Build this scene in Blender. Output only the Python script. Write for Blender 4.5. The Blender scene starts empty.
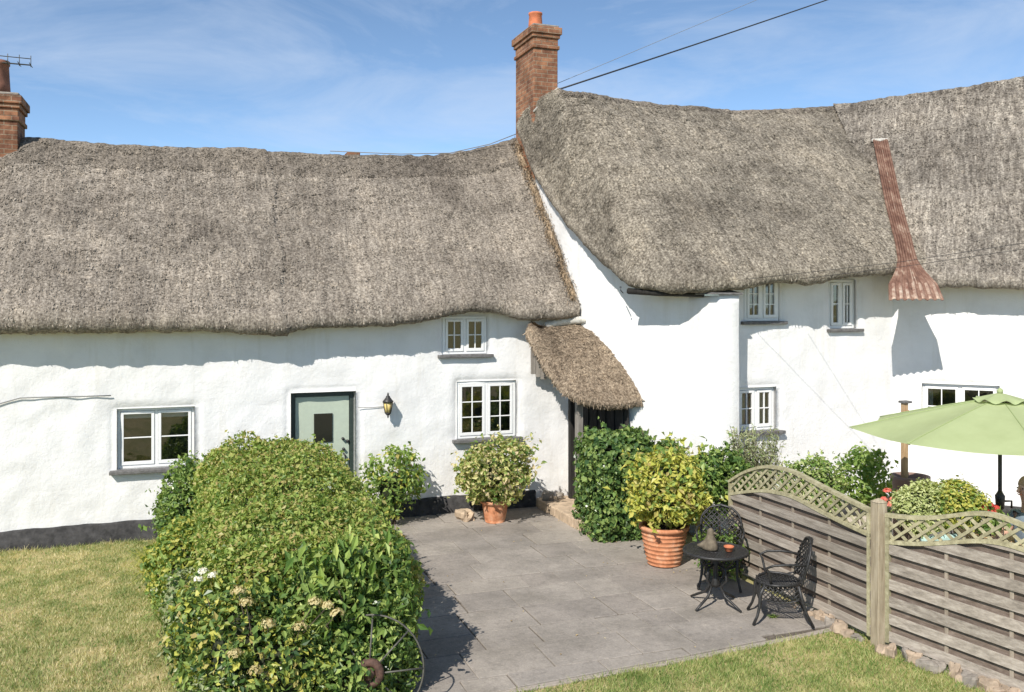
import bpy, math, random
import numpy as np
from mathutils import Vector
from mathutils.bvhtree import BVHTree

random.seed(7)
RNG = np.random.default_rng(11)
SC = bpy.context.scene
COL = SC.collection
R = math.radians
BASE = {}

# ------------------------------------------------------------------ camera model (building-aligned world, camera above origin)
CAM_H, F, CX, HY, YAW = 3.4, 900.0, 512.0, 300.0, R(20)
SY, CY = math.sin(YAW), math.cos(YAW)


def ray(px, py):
    a, b = (px - CX) / F, (HY - py) / F
    return np.array([SY + a * CY, CY - a * SY, b])


def at_v(px, py, v):
    d = ray(px, py)
    p = d * (v / d[1])
    p[2] += CAM_H
    return p


def at_d(px, py, depth):
    p = ray(px, py) * depth
    p[2] += CAM_H
    return p


def at_z(px, py, z=0.0):
    d = ray(px, py)
    p = d * ((z - CAM_H) / d[2])
    p[2] += CAM_H
    return p


# ------------------------------------------------------------------ noise
def vnoise(P, seed=0):
    P = np.asarray(P, float) + seed * 17.31
    i = np.floor(P).astype(np.int64)
    f = P - i
    f = f * f * (3 - 2 * f)
    def h(x, y, z):
        n = (x * 374761393 + y * 668265263 + z * 2147483647 + seed * 1274126177) & 0xFFFFFFFF
        n = ((n ^ (n >> 13)) * 1274126177) & 0xFFFFFFFF
        n = n ^ (n >> 16)
        return (n & 0xFFFF) / 32767.5 - 1.0
    x, y, z = i[..., 0], i[..., 1], i[..., 2]
    fx, fy, fz = f[..., 0], f[..., 1], f[..., 2]
    def lx(yy, zz):
        return h(x, yy, zz) * (1 - fx) + h(x + 1, yy, zz) * fx
    a = lx(y, z) * (1 - fy) + lx(y + 1, z) * fy
    b = lx(y, z + 1) * (1 - fy) + lx(y + 1, z + 1) * fy
    return a * (1 - fz) + b * fz


def fbm(P, octv=3, seed=0):
    P = np.asarray(P, float)
    r, a, s = 0, 1.0, 0
    for k in range(octv):
        r = r + a * vnoise(P * (2 ** k), seed + k)
        s += a
        a *= .5
    return r / s


# ------------------------------------------------------------------ objects
def link(o, parent=None):
    COL.objects.link(o)
    if parent is not None:
        o.parent = parent
        BASE[o.name] = BASE[parent.name]
    return o


def tag(o, label=None, cat=None, group=None, kind=None):
    if label: o['label'] = label
    if cat: o['category'] = cat
    if group: o['group'] = group
    if kind: o['kind'] = kind
    return o


def thing(name, label, cat, loc=(0, 0, 0), rz=0.0, group=None):
    o = bpy.data.objects.new(name, None)
    o.empty_display_size = .1
    COL.objects.link(o)
    o.location = loc
    o.rotation_euler = (0, 0, rz)
    BASE[o.name] = np.array(loc, float)
    return tag(o, label, cat, group)


def raw_mesh(name, V, Fc, mats, midx=None, smooth=False):
    """V (n,3) array, Fc list of tuples or (m,k) int array"""
    me = bpy.data.meshes.new(name)
    V = np.asarray(V, np.float32)
    if isinstance(Fc, np.ndarray):
        m, k = Fc.shape
        me.vertices.add(len(V))
        me.vertices.foreach_set('co', V.ravel())
        me.loops.add(m * k)
        me.loops.foreach_set('vertex_index', Fc.astype(np.int32).ravel())
        me.polygons.add(m)
        me.polygons.foreach_set('loop_start', np.arange(0, m * k, k, dtype=np.int32))
        me.polygons.foreach_set('loop_total', np.full(m, k, np.int32))
        me.update(calc_edges=True)
    else:
        me.from_pydata(V.tolist(), [], [tuple(f) for f in Fc])
    for mt in (mats if isinstance(mats, (list, tuple)) else [mats]):
        me.materials.append(mt)
    if midx is not None:
        me.polygons.foreach_set('material_index', np.asarray(midx, np.int32))
    me.polygons.foreach_set('use_smooth', np.full(len(me.polygons), bool(smooth)))
    me.update()
    return me


class MB:
    """collects shapes and links them as ONE mesh object"""
    def __init__(self):
        self.v, self.f, self.m, self.s = [], [], [], []

    def add(self, V, Fc, mi=0, smooth=False):
        o = len(self.v)
        self.v.extend([tuple(p) for p in V])
        self.f.extend([tuple(i + o for i in q) for q in Fc])
        self.m.extend([mi] * len(Fc))
        self.s.extend([smooth] * len(Fc))
        return self

    def box(self, x0, x1, y0, y1, z0, z1, fr=None, mi=0):
        P = [(x, y, z) for z in (z0, z1) for y in (y0, y1) for x in (x0, x1)]
        if fr: P = [fr(*p) for p in P]
        return self.add(P, [(0, 2, 3, 1), (4, 5, 7, 6), (0, 1, 5, 4), (2, 6, 7, 3), (0, 4, 6, 2), (1, 3, 7, 5)], mi)

    def tube(self, pts, r, n=8, closed=False, mi=0, cap=True):
        pts = [Vector(p) for p in pts]
        N = len(pts)
        rr = r if isinstance(r, (list, tuple)) else [r] * N
        V, Fc = [], []
        up = None
        for i, p in enumerate(pts):
            if closed:
                t = pts[(i + 1) % N] - pts[i - 1]
            else:
                t = pts[min(i + 1, N - 1)] - pts[max(i - 1, 0)]
            t.normalize()
            if up is None:
                up = Vector((0, 0, 1)) if abs(t.z) < .9 else Vector((1, 0, 0))
            a = up - t * up.dot(t)
            if a.length < 1e-5:
                a = t.orthogonal()
            a.normalize()
            up = a
            b = t.cross(a)
            for k in range(n):
                an = 2 * math.pi * k / n
                V.append(p + (a * math.cos(an) + b * math.sin(an)) * rr[i])
        for i in range(N if closed else N - 1):
            j = (i + 1) % N
            for k in range(n):
                l = (k + 1) % n
                Fc.append((i * n + k, i * n + l, j * n + l, j * n + k))
        if cap and not closed:
            Fc.append(tuple(range(n - 1, -1, -1)))
            Fc.append(tuple(range((N - 1) * n, N * n)))
        return self.add(V, Fc, mi, True)

    def lathe(self, prof, c=(0, 0, 0), n=24, mi=0, wob=0):
        V, Fc = [], []
        for (r, z) in prof:
            for k in range(n):
                an = 2 * math.pi * k / n
                rr = r * (1 + wob * math.sin(3 * an + z * 7))
                V.append((c[0] + rr * math.cos(an), c[1] + rr * math.sin(an), c[2] + z))
        for i in range(len(prof) - 1):
            for k in range(n):
                l = (k + 1) % n
                Fc.append((i * n + k, i * n + l, (i + 1) * n + l, (i + 1) * n + k))
        if prof[0][0] > 1e-4: Fc.append(tuple(range(n - 1, -1, -1)))
        if prof[-1][0] > 1e-4: Fc.append(tuple(range((len(prof) - 1) * n, len(prof) * n)))
        return self.add(V, Fc, mi, True)

    def prism(self, poly, z0, z1, mi=0):
        n = len(poly)
        za = z1 if isinstance(z1, (list, tuple)) else [z1] * n
        V = [(p[0], p[1], z0) for p in poly] + [(p[0], p[1], za[i]) for i, p in enumerate(poly)]
        Fc = [tuple(range(n - 1, -1, -1)), tuple(range(n, 2 * n))]
        for i in range(n):
            j = (i + 1) % n
            Fc.append((i, j, n + j, n + i))
        return self.add(V, Fc, mi)

    def build(self, name, mats, parent=None, bevel=0):
        V = np.array(self.v, float)
        if parent is not None:
            V = V - BASE[parent.name]
        me = raw_mesh(name, V, self.f, mats, self.m)
        me.polygons.foreach_set('use_smooth', self.s)
        o = bpy.data.objects.new(name, me)
        if parent is None: BASE[o.name] = np.zeros(3)
        link(o, parent)
        if bevel:
            b = o.modifiers.new('bevel', 'BEVEL')
            b.width = bevel
            b.segments = 2
            b.limit_method = 'ANGLE'
        return o


def arr_obj(name, V, Fc, mats, parent=None, midx=None, smooth=False):
    V = np.asarray(V, float)
    if parent is not None:
        V = V - BASE[parent.name]
    o = bpy.data.objects.new(name, raw_mesh(name, V, Fc, mats, midx, smooth))
    if parent is None: BASE[o.name] = np.zeros(3)
    return link(o, parent)


def copy_tree(o, parent=None, **kw):
    c = o.copy()
    COL.objects.link(c)
    BASE[c.name] = BASE[o.name]
    if parent is not None:
        c.parent = parent
    for ch in list(o.children):
        copy_tree(ch, c)
    for k, v in kw.items():
        c[k] = v
    return c


# ------------------------------------------------------------------ materials
def lin(r, g, b):
    f = lambda c: (c / 255 / 12.92) if c / 255 <= .04045 else ((c / 255 + .055) / 1.055) ** 2.4
    return (f(r), f(g), f(b), 1)


class NT:
    def __init__(self, name):
        self.mat = bpy.data.materials.new(name)
        self.mat.use_nodes = True
        self.t = self.mat.node_tree
        self.t.nodes.clear()
        self.out = self.n('ShaderNodeOutputMaterial')

    def n(self, typ, **kw):
        nd = self.t.nodes.new(typ)
        for k, v in kw.items():
            if k.startswith('i_'):
                nd.inputs[k[2:].replace('_', ' ')].default_value = v
            else:
                setattr(nd, k, v)
        return nd

    def l(self, a, b):
        self.t.links.new(a, b)

    def coord(self, scale=(1, 1, 1), kind='Object'):
        tc = self.n('ShaderNodeTexCoord')
        mp = self.n('ShaderNodeMapping')
        mp.inputs['Scale'].default_value = scale
        self.l(tc.outputs[kind], mp.inputs['Vector'])
        return mp.outputs['Vector']

    def noise(self, vec, scale, detail=4, rough=.6):
        nd = self.n('ShaderNodeTexNoise')
        nd.inputs['Scale'].default_value = scale
        nd.inputs['Detail'].default_value = detail
        nd.inputs['Roughness'].default_value = rough
        self.l(vec, nd.inputs['Vector'])
        return nd.outputs['Fac']

    def ramp(self, fac, stops):
        r = self.n('ShaderNodeValToRGB')
        el = r.color_ramp.elements
        while len(el) < len(stops):
            el.new(.5)
        for e, (p, c) in zip(el, stops):
            e.position = p
            e.color = c if len(c) == 4 else (*c, 1)
        self.l(fac, r.inputs['Fac'])
        return r.outputs['Color']

    def mix(self, fac, a, b, mode='MIX'):
        m = self.n('ShaderNodeMix', data_type='RGBA', blend_type=mode)
        for idx, val in ((0, fac), (6, a), (7, b)):
            if hasattr(val, 'links'):
                self.l(val, m.inputs[idx])
            else:
                m.inputs[idx].default_value = val
        return m.outputs[2]

    def bump(self, h, strength=.5, dist=.01, normal=None):
        b = self.n('ShaderNodeBump')
        b.inputs['Strength'].default_value = strength
        b.inputs['Distance'].default_value = dist
        self.l(h, b.inputs['Height'])
        if normal is not None: self.l(normal, b.inputs['Normal'])
        return b.outputs['Normal']

    def pbr(self, col, rough=.8, metal=0, normal=None, spec=.5):
        p = self.n('ShaderNodeBsdfPrincipled')
        for nm, val in (('Base Color', col), ('Roughness', rough), ('Metallic', metal)):
            if hasattr(val, 'links'):
                self.l(val, p.inputs[nm])
            else:
                p.inputs[nm].default_value = val
        p.inputs['Specular IOR Level'].default_value = spec
        if normal is not None: self.l(normal, p.inputs['Normal'])
        self.l(p.outputs[0], self.out.inputs['Surface'])
        return p


def g(v):
    return (v, v, v, 1)


def m_simple(name, col, rough=.6, metal=0, nscale=0, var=.3, bump=.0, spec=.5):
    t = NT(name)
    v = t.coord()
    c = col
    nrm = None
    if nscale:
        fac = t.noise(v, nscale, 5)
        dark = tuple(x * (1 - var) for x in col[:3]) + (1,)
        lite = tuple(min(1, x * (1 + var)) for x in col[:3]) + (1,)
        c = t.ramp(fac, [(.3, dark), (.7, lite)])
        if bump: nrm = t.bump(fac, .6, bump)
    t.pbr(c, rough, metal, nrm, spec)
    return t.mat


def m_leaf(name, stops, trans=.3, rough=.45, nsc=3.2, namp=1.1):
    t = NT(name)
    geo = t.n('ShaderNodeNewGeometry')
    n = t.noise(t.coord(), nsc, 4, .65)
    ma = t.n('ShaderNodeMath', operation='MULTIPLY_ADD')
    t.l(n, ma.inputs[0])
    ma.inputs[1].default_value = namp
    ma.inputs[2].default_value = -namp / 2
    mb = t.n('ShaderNodeMath', operation='ADD', use_clamp=True)
    t.l(geo.outputs['Random Per Island'], mb.inputs[0])
    t.l(ma.outputs[0], mb.inputs[1])
    c = t.ramp(mb.outputs[0], stops)
    p = t.pbr(c, rough, spec=.35)
    tr = t.n('ShaderNodeBsdfTranslucent')
    c2 = t.mix(1.0, c, (1.35, 1.3, .55, 1), 'MULTIPLY')
    t.l(c2, tr.inputs['Color'])
    ms = t.n('ShaderNodeMixShader')
    ms.inputs[0].default_value = trans
    t.l(p.outputs[0], ms.inputs[1])
    t.l(tr.outputs[0], ms.inputs[2])
    t.l(ms.outputs[0], t.out.inputs['Surface'])
    return t.mat


def m_thatch(name, dark, mid, light, turn=0.0, comb=.3):
    """weathered reed: fine grain, streaks combed down the slope, broad light and dark patches"""
    t = NT(name)
    v = t.coord()
    tc = t.n('ShaderNodeTexCoord')
    r1 = t.n('ShaderNodeMapping')
    r1.inputs['Rotation'].default_value = (0, 0, turn)
    t.l(tc.outputs['Object'], r1.inputs['Vector'])
    r2 = t.n('ShaderNodeMapping')
    r2.inputs['Scale'].default_value = (1, .12, .12)
    t.l(r1.outputs['Vector'], r2.inputs['Vector'])
    vs = r2.outputs['Vector']
    n1 = t.noise(v, 30, 3, .65)
    s1 = t.noise(vs, 22, 4, .65)
    s2 = t.noise(vs, 3.2, 3, .6)
    n2 = t.noise(v, .55, 5, .62)
    n3 = t.noise(v, 70, 2, .6)
    v9 = t.noise(v, 7, 4, .7)
    geo = t.n('ShaderNodeNewGeometry')
    a = t.ramp(t.mix(comb, n1, s1), [(.34, dark), (.49, mid), (.64, light)])
    isl = t.ramp(geo.outputs['Random Per Island'], [(0, g(.74)), (.5, g(.97)), (1, g(1.24))])
    a = t.mix(.8, a, isl, 'MULTIPLY')
    fl = t.ramp(v9, [(.3, g(.82)), (.5, g(1)), (.60, g(1.08)), (.72, (1.5, 1.46, 1.38, 1))])
    a = t.mix(.85, a, fl, 'MULTIPLY')
    st = t.ramp(s2, [(.32, (.80, .79, .78, 1)), (.5, g(1)), (.68, (1.17, 1.15, 1.12, 1))])
    a = t.mix(.3 + comb, a, st, 'MULTIPLY')
    big = t.ramp(n2, [(.34, (.62, .61, .60, 1)), (.5, (.96, .955, .94, 1)), (.66, (1.24, 1.225, 1.19, 1))])
    a = t.mix(.95, a, big, 'MULTIPLY')
    nn = t.bump(n3, .7, .015)
    nn = t.bump(s1, .7, .02, nn)
    t.pbr(a, .95, 0, nn, .12)
    return t.mat


def m_whitewash():
    t = NT('whitewash')
    v = t.coord()
    n1 = t.noise(v, 2.2, 5, .6)
    n2 = t.noise(v, 16, 5, .65)
    n3 = t.noise(v, 60, 3, .6)
    c = t.ramp(n1, [(.25, (.67, .662, .64, 1)), (.5, (.745, .738, .72, 1)), (.75, (.775, .77, .752, 1))])
    vs = t.coord((3, 3, .35))
    n4 = t.noise(vs, 1.6, 5, .65)
    st = t.ramp(n4, [(.28, (.86, .84, .79, 1)), (.45, g(1))])
    c = t.mix(.6, c, st, 'MULTIPLY')
    nn = t.bump(n2, .42, .02)
    nn = t.bump(n3, .35, .006, nn)
    t.pbr(c, .92, 0, nn, .15)
    return t.mat


def m_brick(name, scale=1.0, dirt=.75):
    t = NT(name)
    tc = t.n('ShaderNodeTexCoord')
    sp = t.n('ShaderNodeSeparateXYZ')
    t.l(tc.outputs['Object'], sp.inputs[0])
    geo = t.n('ShaderNodeNewGeometry')
    sn = t.n('ShaderNodeSeparateXYZ')
    t.l(geo.outputs['True Normal'], sn.inputs[0])
    ab = t.n('ShaderNodeMath', operation='ABSOLUTE')
    t.l(sn.outputs[0], ab.inputs[0])
    gt = t.n('ShaderNodeMath', operation='GREATER_THAN')
    t.l(ab.outputs[0], gt.inputs[0])
    gt.inputs[1].default_value = .6
    mx = t.n('ShaderNodeMix', data_type='FLOAT')
    t.l(gt.outputs[0], mx.inputs[0])
    t.l(sp.outputs[0], mx.inputs[2])
    t.l(sp.outputs[1], mx.inputs[3])
    cb = t.n('ShaderNodeCombineXYZ')
    t.l(mx.outputs[0], cb.inputs[0])
    t.l(sp.outputs[2], cb.inputs[1])
    br = t.n('ShaderNodeTexBrick')
    br.inputs['Scale'].default_value = 1
    br.inputs['Brick Width'].default_value = .225
    br.inputs['Row Height'].default_value = .075
    br.inputs['Mortar Size'].default_value = .007
    br.inputs['Mortar Smooth'].default_value = .3
    br.inputs['Color1'].default_value = lin(162, 116, 88)
    br.inputs['Color2'].default_value = lin(126, 88, 70)
    br.inputs['Mortar'].default_value = lin(154, 136, 116)
    t.l(cb.outputs[0], br.inputs['Vector'])
    v = t.coord()
    n1 = t.noise(v, 9, 5, .7)
    n0 = t.noise(v, 2.3, 5, .7)
    s0 = t.ramp(n0, [(.38, (.30, .28, .27, 1)), (.5, g(.9)), (.64, (1.3, 1.3, 1.22, 1))])
    st = t.ramp(n1, [(.3, (.5, .47, .45, 1)), (.55, g(1)), (.75, (1.35, 1.3, 1.2, 1))])
    st = t.mix(.8, st, s0, 'MULTIPLY')
    c = t.mix(dirt, br.outputs['Color'], st, 'MULTIPLY')
    inv = t.n('ShaderNodeMath', operation='SUBTRACT')
    inv.inputs[0].default_value = 1
    t.l(br.outputs['Fac'], inv.inputs[1])
    nn = t.bump(inv.outputs[0], .8, .008)
    nn = t.bump(n1, .5, .01, nn)
    t.pbr(c, .9, 0, nn, .2)
    return t.mat


def m_wood(name, dark, mid, light, scale=(12, 1.2, 12), rough=.85):
    t = NT(name)
    v = t.coord(scale)
    n1 = t.noise(v, 2.6, 6, .7)
    v2 = t.coord()
    n2 = t.noise(v2, 1.6, 4, .6)
    c = t.ramp(n1, [(.25, dark), (.5, mid), (.75, light)])
    geo = t.n('ShaderNodeNewGeometry')
    isl = t.ramp(geo.outputs['Random Per Island'], [(0, g(.78)), (1, g(1.18))])
    c = t.mix(1, c, isl, 'MULTIPLY')
    st = t.ramp(n2, [(.3, (.8, .8, .78, 1)), (.6, g(1.05))])
    c = t.mix(.8, c, st, 'MULTIPLY')
    nn = t.bump(n1, .5, .004)
    t.pbr(c, rough, 0, nn, .25)
    return t.mat


def m_ground(name):
    t = NT(name)
    v = t.coord()
    n1 = t.noise(v, .75, 5, .62)
    n2 = t.noise(v, 6, 5, .7)
    n3 = t.noise(v, 60, 3, .7)
    a = t.ramp(n1, [(.36, lin(124, 136, 80)), (.48, lin(160, 156, 106)), (.6, lin(196, 178, 136))])
    b = t.ramp(n2, [(.3, lin(108, 116, 64)), (.5, lin(166, 156, 104)), (.7, lin(206, 186, 140))])
    c = t.mix(.55, a, b)
    d = t.ramp(n3, [(.25, g(.45)), (.5, g(.95)), (.8, g(1.3))])
    c = t.mix(.8, c, d, 'MULTIPLY')
    t.pbr(c, .95, 0, t.bump(n3, .8, .02), .1)
    return t.mat


def m_slab():
    t = NT('slab')
    v = t.coord()
    geo = t.n('ShaderNodeNewGeometry')
    n1 = t.noise(v, 1.4, 5, .6)
    n2 = t.noise(v, 14, 6, .75)
    n3 = t.noise(v, 42, 4, .75)
    c = t.ramp(n1, [(.3, lin(130, 124, 116)), (.5, lin(148, 141, 133)), (.72, lin(164, 156, 147))])
    isl = t.ramp(geo.outputs['Random Per Island'], [(0, (.88, .87, .86, 1)), (.5, g(.98)), (1, (1.08, 1.07, 1.04, 1))])
    c = t.mix(1, c, isl, 'MULTIPLY')
    d = t.ramp(n2, [(.3, g(.66)), (.48, g(.98)), (.6, g(1.05)), (.72, (1.32, 1.29, 1.22, 1))])
    c = t.mix(.75, c, d, 'MULTIPLY')
    e = t.ramp(n3, [(.3, g(.78)), (.58, g(1.03)), (.68, (1.35, 1.32, 1.22, 1)), (.76, (1.9, 1.85, 1.7, 1))])
    c = t.mix(.75, c, e, 'MULTIPLY')
    nn = t.bump(n2, .5, .012)
    nn = t.bump(n3, .4, .004, nn)
    t.pbr(c, .88, 0, nn, .25)
    return t.mat


def m_tin():
    t = NT('rusty_tin')
    v = t.coord()
    n1 = t.noise(v, 5, 6, .7)
    n2 = t.noise(t.coord((14, 3, 1)), 1.2, 3, .6)
    mx = t.mix(.45, n1, n2)
    c = t.ramp(mx, [(.34, lin(88, 64, 54)), (.47, lin(116, 86, 72)), (.57, lin(138, 110, 94)), (.68, lin(176, 156, 138))])
    t.pbr(c, .7, .15, t.bump(n1, .3, .004), .3)
    return t.mat


def m_tin_pale():
    t = NT('galvanised_tin')
    v = t.coord()
    n1 = t.noise(v, 7, 5, .7)
    c = t.ramp(n1, [(.38, lin(126, 90, 76)), (.52, lin(166, 142, 124)), (.72, lin(194, 180, 162))])
    t.pbr(c, .6, .2, None, .3)
    return t.mat


def m_glass():
    t = NT('window_glass')
    fr = t.n('ShaderNodeFresnel')
    fr.inputs['IOR'].default_value = 1.6
    v = t.coord()
    nb = t.bump(t.noise(v, 3, 2), .15, .02)
    gl = t.n('ShaderNodeBsdfGlossy')
    gl.inputs['Roughness'].default_value = .03
    t.l(nb, gl.inputs['Normal'])
    tr = t.n('ShaderNodeBsdfTransparent')
    tr.inputs['Color'].default_value = (.72, .76, .76, 1)
    ad = t.n('ShaderNodeMath', operation='MULTIPLY_ADD')
    t.l(fr.outputs[0], ad.inputs[0])
    ad.inputs[1].default_value = 1.1
    ad.inputs[2].default_value = .12
    ms = t.n('ShaderNodeMixShader')
    t.l(ad.outputs[0], ms.inputs[0])
    t.l(tr.outputs[0], ms.inputs[1])
    t.l(gl.outputs[0], ms.inputs[2])
    t.l(ms.outputs[0], t.out.inputs['Surface'])
    return t.mat


def m_canopy():
    t = NT('canopy_cloth')
    v = t.coord()
    n = t.noise(v, 3, 4)
    c = t.ramp(n, [(.3, lin(176, 188, 138)), (.7, lin(186, 198, 148))])
    p = t.pbr(c, .85, spec=.2)
    tr = t.n('ShaderNodeBsdfTranslucent')
    t.l(c, tr.inputs['Color'])
    ms = t.n('ShaderNodeMixShader')
    ms.inputs[0].default_value = .3
    t.l(p.outputs[0], ms.inputs[1])
    t.l(tr.outputs[0], ms.inputs[2])
    t.l(ms.outputs[0], t.out.inputs['Surface'])
    return t.mat


WHITE = m_whitewash()
PAINT = m_simple('white_paint', (.78, .78, .76, 1), .45, nscale=30, var=.04)
GLASS = m_glass()
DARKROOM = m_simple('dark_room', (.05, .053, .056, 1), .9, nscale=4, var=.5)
CURTAIN = m_simple('curtain_cloth', (.6, .58, .53, 1), .9, nscale=12, var=.25)
SLATE = m_simple('slate_sill', (.13, .125, .12, 1), .8, nscale=18, var=.45, bump=.006)
PLINTH = m_simple('black_plinth_paint', (.040, .038, .037, 1), .85, nscale=9, var=.7, bump=.03)
THATCH = m_thatch('thatch', lin(90, 83, 75), lin(142, 133, 122), lin(188, 178, 165))
THATCH_MID = m_thatch('thatch_brown', lin(82, 76, 68), lin(133, 125, 113), lin(184, 175, 160))
THATCH_R = m_thatch('thatch_silver', lin(80, 74, 68), lin(127, 120, 111), lin(180, 172, 160), R(46), .45)
THATCH_P = m_thatch('thatch_tan', lin(96, 84, 72), lin(146, 130, 111), lin(186, 169, 147))
THATCH_RIDGE = m_thatch('thatch_ridge', lin(80, 74, 67), lin(122, 114, 104), lin(164, 154, 142))
STRAW = m_thatch('straw_edge', lin(104, 90, 74), lin(150, 131, 108), lin(186, 167, 143))
BRICK = m_brick('brick')
BRICK_D = m_brick('brick_dark', dirt=.9)  # same brick with its blotches mixed in more strongly
TERRA = m_simple('terracotta', lin(190, 112, 76), .8, nscale=14, var=.22, bump=.004)
def m_pot():
    t = NT('terracotta_pot')
    n1 = t.noise(t.coord(), 6, 5, .7)
    n2 = t.noise(t.coord(), 22, 4, .7)
    c = t.ramp(n1, [(.3, lin(160, 104, 74)), (.5, lin(196, 134, 98)), (.66, lin(206, 162, 132)), (.76, lin(212, 190, 170))])
    d = t.ramp(n2, [(.3, g(.75)), (.55, g(1)), (.75, g(1.15))])
    t.pbr(t.mix(.8, c, d, 'MULTIPLY'), .9, 0, t.bump(n2, .4, .004), .15)
    return t.mat


TERRA_P = m_pot()
MORTAR = m_simple('lime_mortar', (.5, .48, .43, 1), .9, nscale=12, var=.3, bump=.02)
TIN = m_tin()
TIN_PALE = m_tin_pale()
LEAD = m_simple('lead_flashing', (.42, .42, .42, 1), .6, .2, nscale=10, var=.2)
IRON = m_simple('black_iron', (.030, .029, .028, 1), .5, .2, nscale=40, var=.6, bump=.001)
RUSTIRON = m_simple('rusty_iron', (.10, .055, .04, 1), .8, .2, nscale=30, var=.5, bump=.003)
GREYIRON = m_simple('grey_iron', (.11, .105, .09, 1), .6, .4, nscale=30, var=.3)
CABLE = m_simple('black_cable', (.025, .025, .028, 1), .6)
CABLEG = m_simple('grey_cable', (.22, .22, .21, 1), .7)
DOORPAINT = m_simple('sage_door_paint', lin(176, 186, 168), .5, nscale=20, var=.05)
DOORFRAME = m_simple('dark_green_paint', (.028, .042, .036, 1), .5, nscale=20, var=.2)
DARKGLASS = m_simple('dark_door_glass', (.012, .013, .014, 1), .08, spec=.6)
AMBER = m_simple('amber_glass', lin(214, 190, 120), .25)
BOARDS_D = m_wood('dark_timber', (.012, .011, .010, 1), (.028, .026, .023, 1), (.06, .055, .05, 1), (12, 12, 1.2))
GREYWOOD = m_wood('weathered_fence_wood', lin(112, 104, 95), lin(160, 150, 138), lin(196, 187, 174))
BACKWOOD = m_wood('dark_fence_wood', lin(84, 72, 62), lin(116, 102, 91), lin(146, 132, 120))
TRELLISWOOD = m_wood('greenish_trellis_wood', lin(126, 120, 94), lin(164, 157, 126), lin(196, 189, 158), (6, 6, 6))
BATTENWOOD = m_wood('batten_wood', lin(120, 108, 94), lin(154, 142, 126), lin(182, 170, 154), (12, 12, 1.2))
POSTWOOD = m_wood('post_wood', lin(132, 118, 98), lin(172, 158, 134), lin(202, 190, 166), (12, 12, 1.2))
TANWOOD = m_wood('tan_post_wood', lin(150, 118, 86), lin(182, 152, 116), lin(206, 180, 146), (12, 12, 1.2))
GREYPLANK = m_wood('grey_plank', lin(100, 94, 88), lin(140, 134, 126), lin(170, 164, 156), (12, 12, 1.2))
LAWN = m_ground('lawn')
SLAB = m_slab()
BED = m_simple('joint_sand', lin(96, 88, 78), .95, nscale=30, var=.4)
PALE = m_simple('pale_gravel', lin(176, 166, 150), .95, nscale=40, var=.3, bump=.01)
KERB = m_simple('concrete_edging', lin(158, 148, 136), .9, nscale=20, var=.2, bump=.006)
SAND = m_simple('sandstone', lin(178, 158, 134), .9, nscale=9, var=.28, bump=.012)
STONE = m_simple('rubble_stone', lin(160, 142, 122), .9, nscale=9, var=.35, bump=.02)
STONE2 = m_simple('grey_stone', lin(138, 130, 120), .9, nscale=9, var=.35, bump=.02)
CLAYPOT = m_simple('brown_glazed_clay', lin(132, 108, 98), .6, nscale=6, var=.18)
CANOPY = m_canopy()
POLE = m_simple('dark_metal_pole', (.045, .04, .038, 1), .4, .5)
BARK = m_simple('bark', (.07, .05, .035, 1), .9, nscale=20, var=.4)
SOIL = m_simple('soil', (.05, .037, .028, 1), .95, nscale=30, var=.4)
SKIN = m_simple('skin', lin(196, 156, 134), .6)
SHIRT = m_simple('blue_grey_shirt', lin(120, 134, 146), .9, nscale=40, var=.1)
TROUSER = m_simple('dark_trousers', (.04, .045, .06, 1), .9)
HAIR = m_simple('grey_brown_hair', lin(168, 138, 112), .8, nscale=60, var=.3)
TEAL = m_simple('pale_teal_cushion', lin(176, 204, 194), .9, nscale=30, var=.08)


def mk(*cols):
    n = len(cols)
    return [(i / (n - 1), lin(*c)) for i, c in enumerate(cols)]


L_HEDGE = m_leaf('hedge_leaf', mk((90, 116, 54), (122, 146, 70), (150, 168, 86), (174, 180, 102), (178, 162, 108)), .36)
L_DARK = m_leaf('glossy_leaf', mk((48, 74, 38), (74, 100, 50), (108, 130, 66), (150, 166, 92)), .22, .32)
L_BROAD = m_leaf('broad_leaf', mk((76, 108, 52), (114, 142, 68), (154, 174, 92), (186, 198, 116)), .35, .5)
L_YEL = m_leaf('yellow_leaf', mk((140, 152, 70), (182, 184, 86), (206, 202, 106), (172, 156, 100)), .35)
L_VARI = m_leaf('variegated_leaf', mk((112, 126, 72), (164, 168, 98), (202, 198, 134), (212, 194, 160)), .3)
L_IVY = m_leaf('ivy_leaf', mk((52, 78, 42), (78, 104, 56), (108, 132, 72), (146, 162, 96)), .2, .3)
L_GREEN = m_leaf('fresh_leaf', mk((88, 118, 60), (124, 150, 76), (158, 176, 100)), .35)
L_GREY = m_leaf('greygreen_leaf', mk((120, 132, 94), (154, 162, 120), (182, 184, 146)), .25)
L_LIME = m_leaf('lime_grass', mk((150, 156, 70), (184, 182, 90), (202, 196, 112)), .35)
L_PALE = m_leaf('pale_shrub_leaf', mk((150, 162, 104), (182, 190, 128), (202, 206, 154)), .3)
P_CREAM = m_leaf('cream_petal', mk((190, 176, 128), (206, 194, 148), (172, 152, 104)), .25, .7)
P_WHITE = m_leaf('white_petal', mk((226, 222, 210), (240, 238, 230)), .25, .7)
P_PINK = m_leaf('coral_petal', mk((216, 104, 92), (232, 140, 124), (226, 168, 150)), .25, .7)
P_RED = m_leaf('red_petal', mk((196, 70, 62), (216, 96, 84)), .25, .7)
P_MAUVE = m_leaf('pinkish_leaf', mk((190, 150, 128), (204, 172, 144), (176, 128, 104)), .25, .7)
G_BLADE = m_leaf('grass_blade', mk((104, 128, 68), (148, 160, 98), (186, 182, 132), (216, 204, 164)), .3, .6, 2.6, 2.6)
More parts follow.
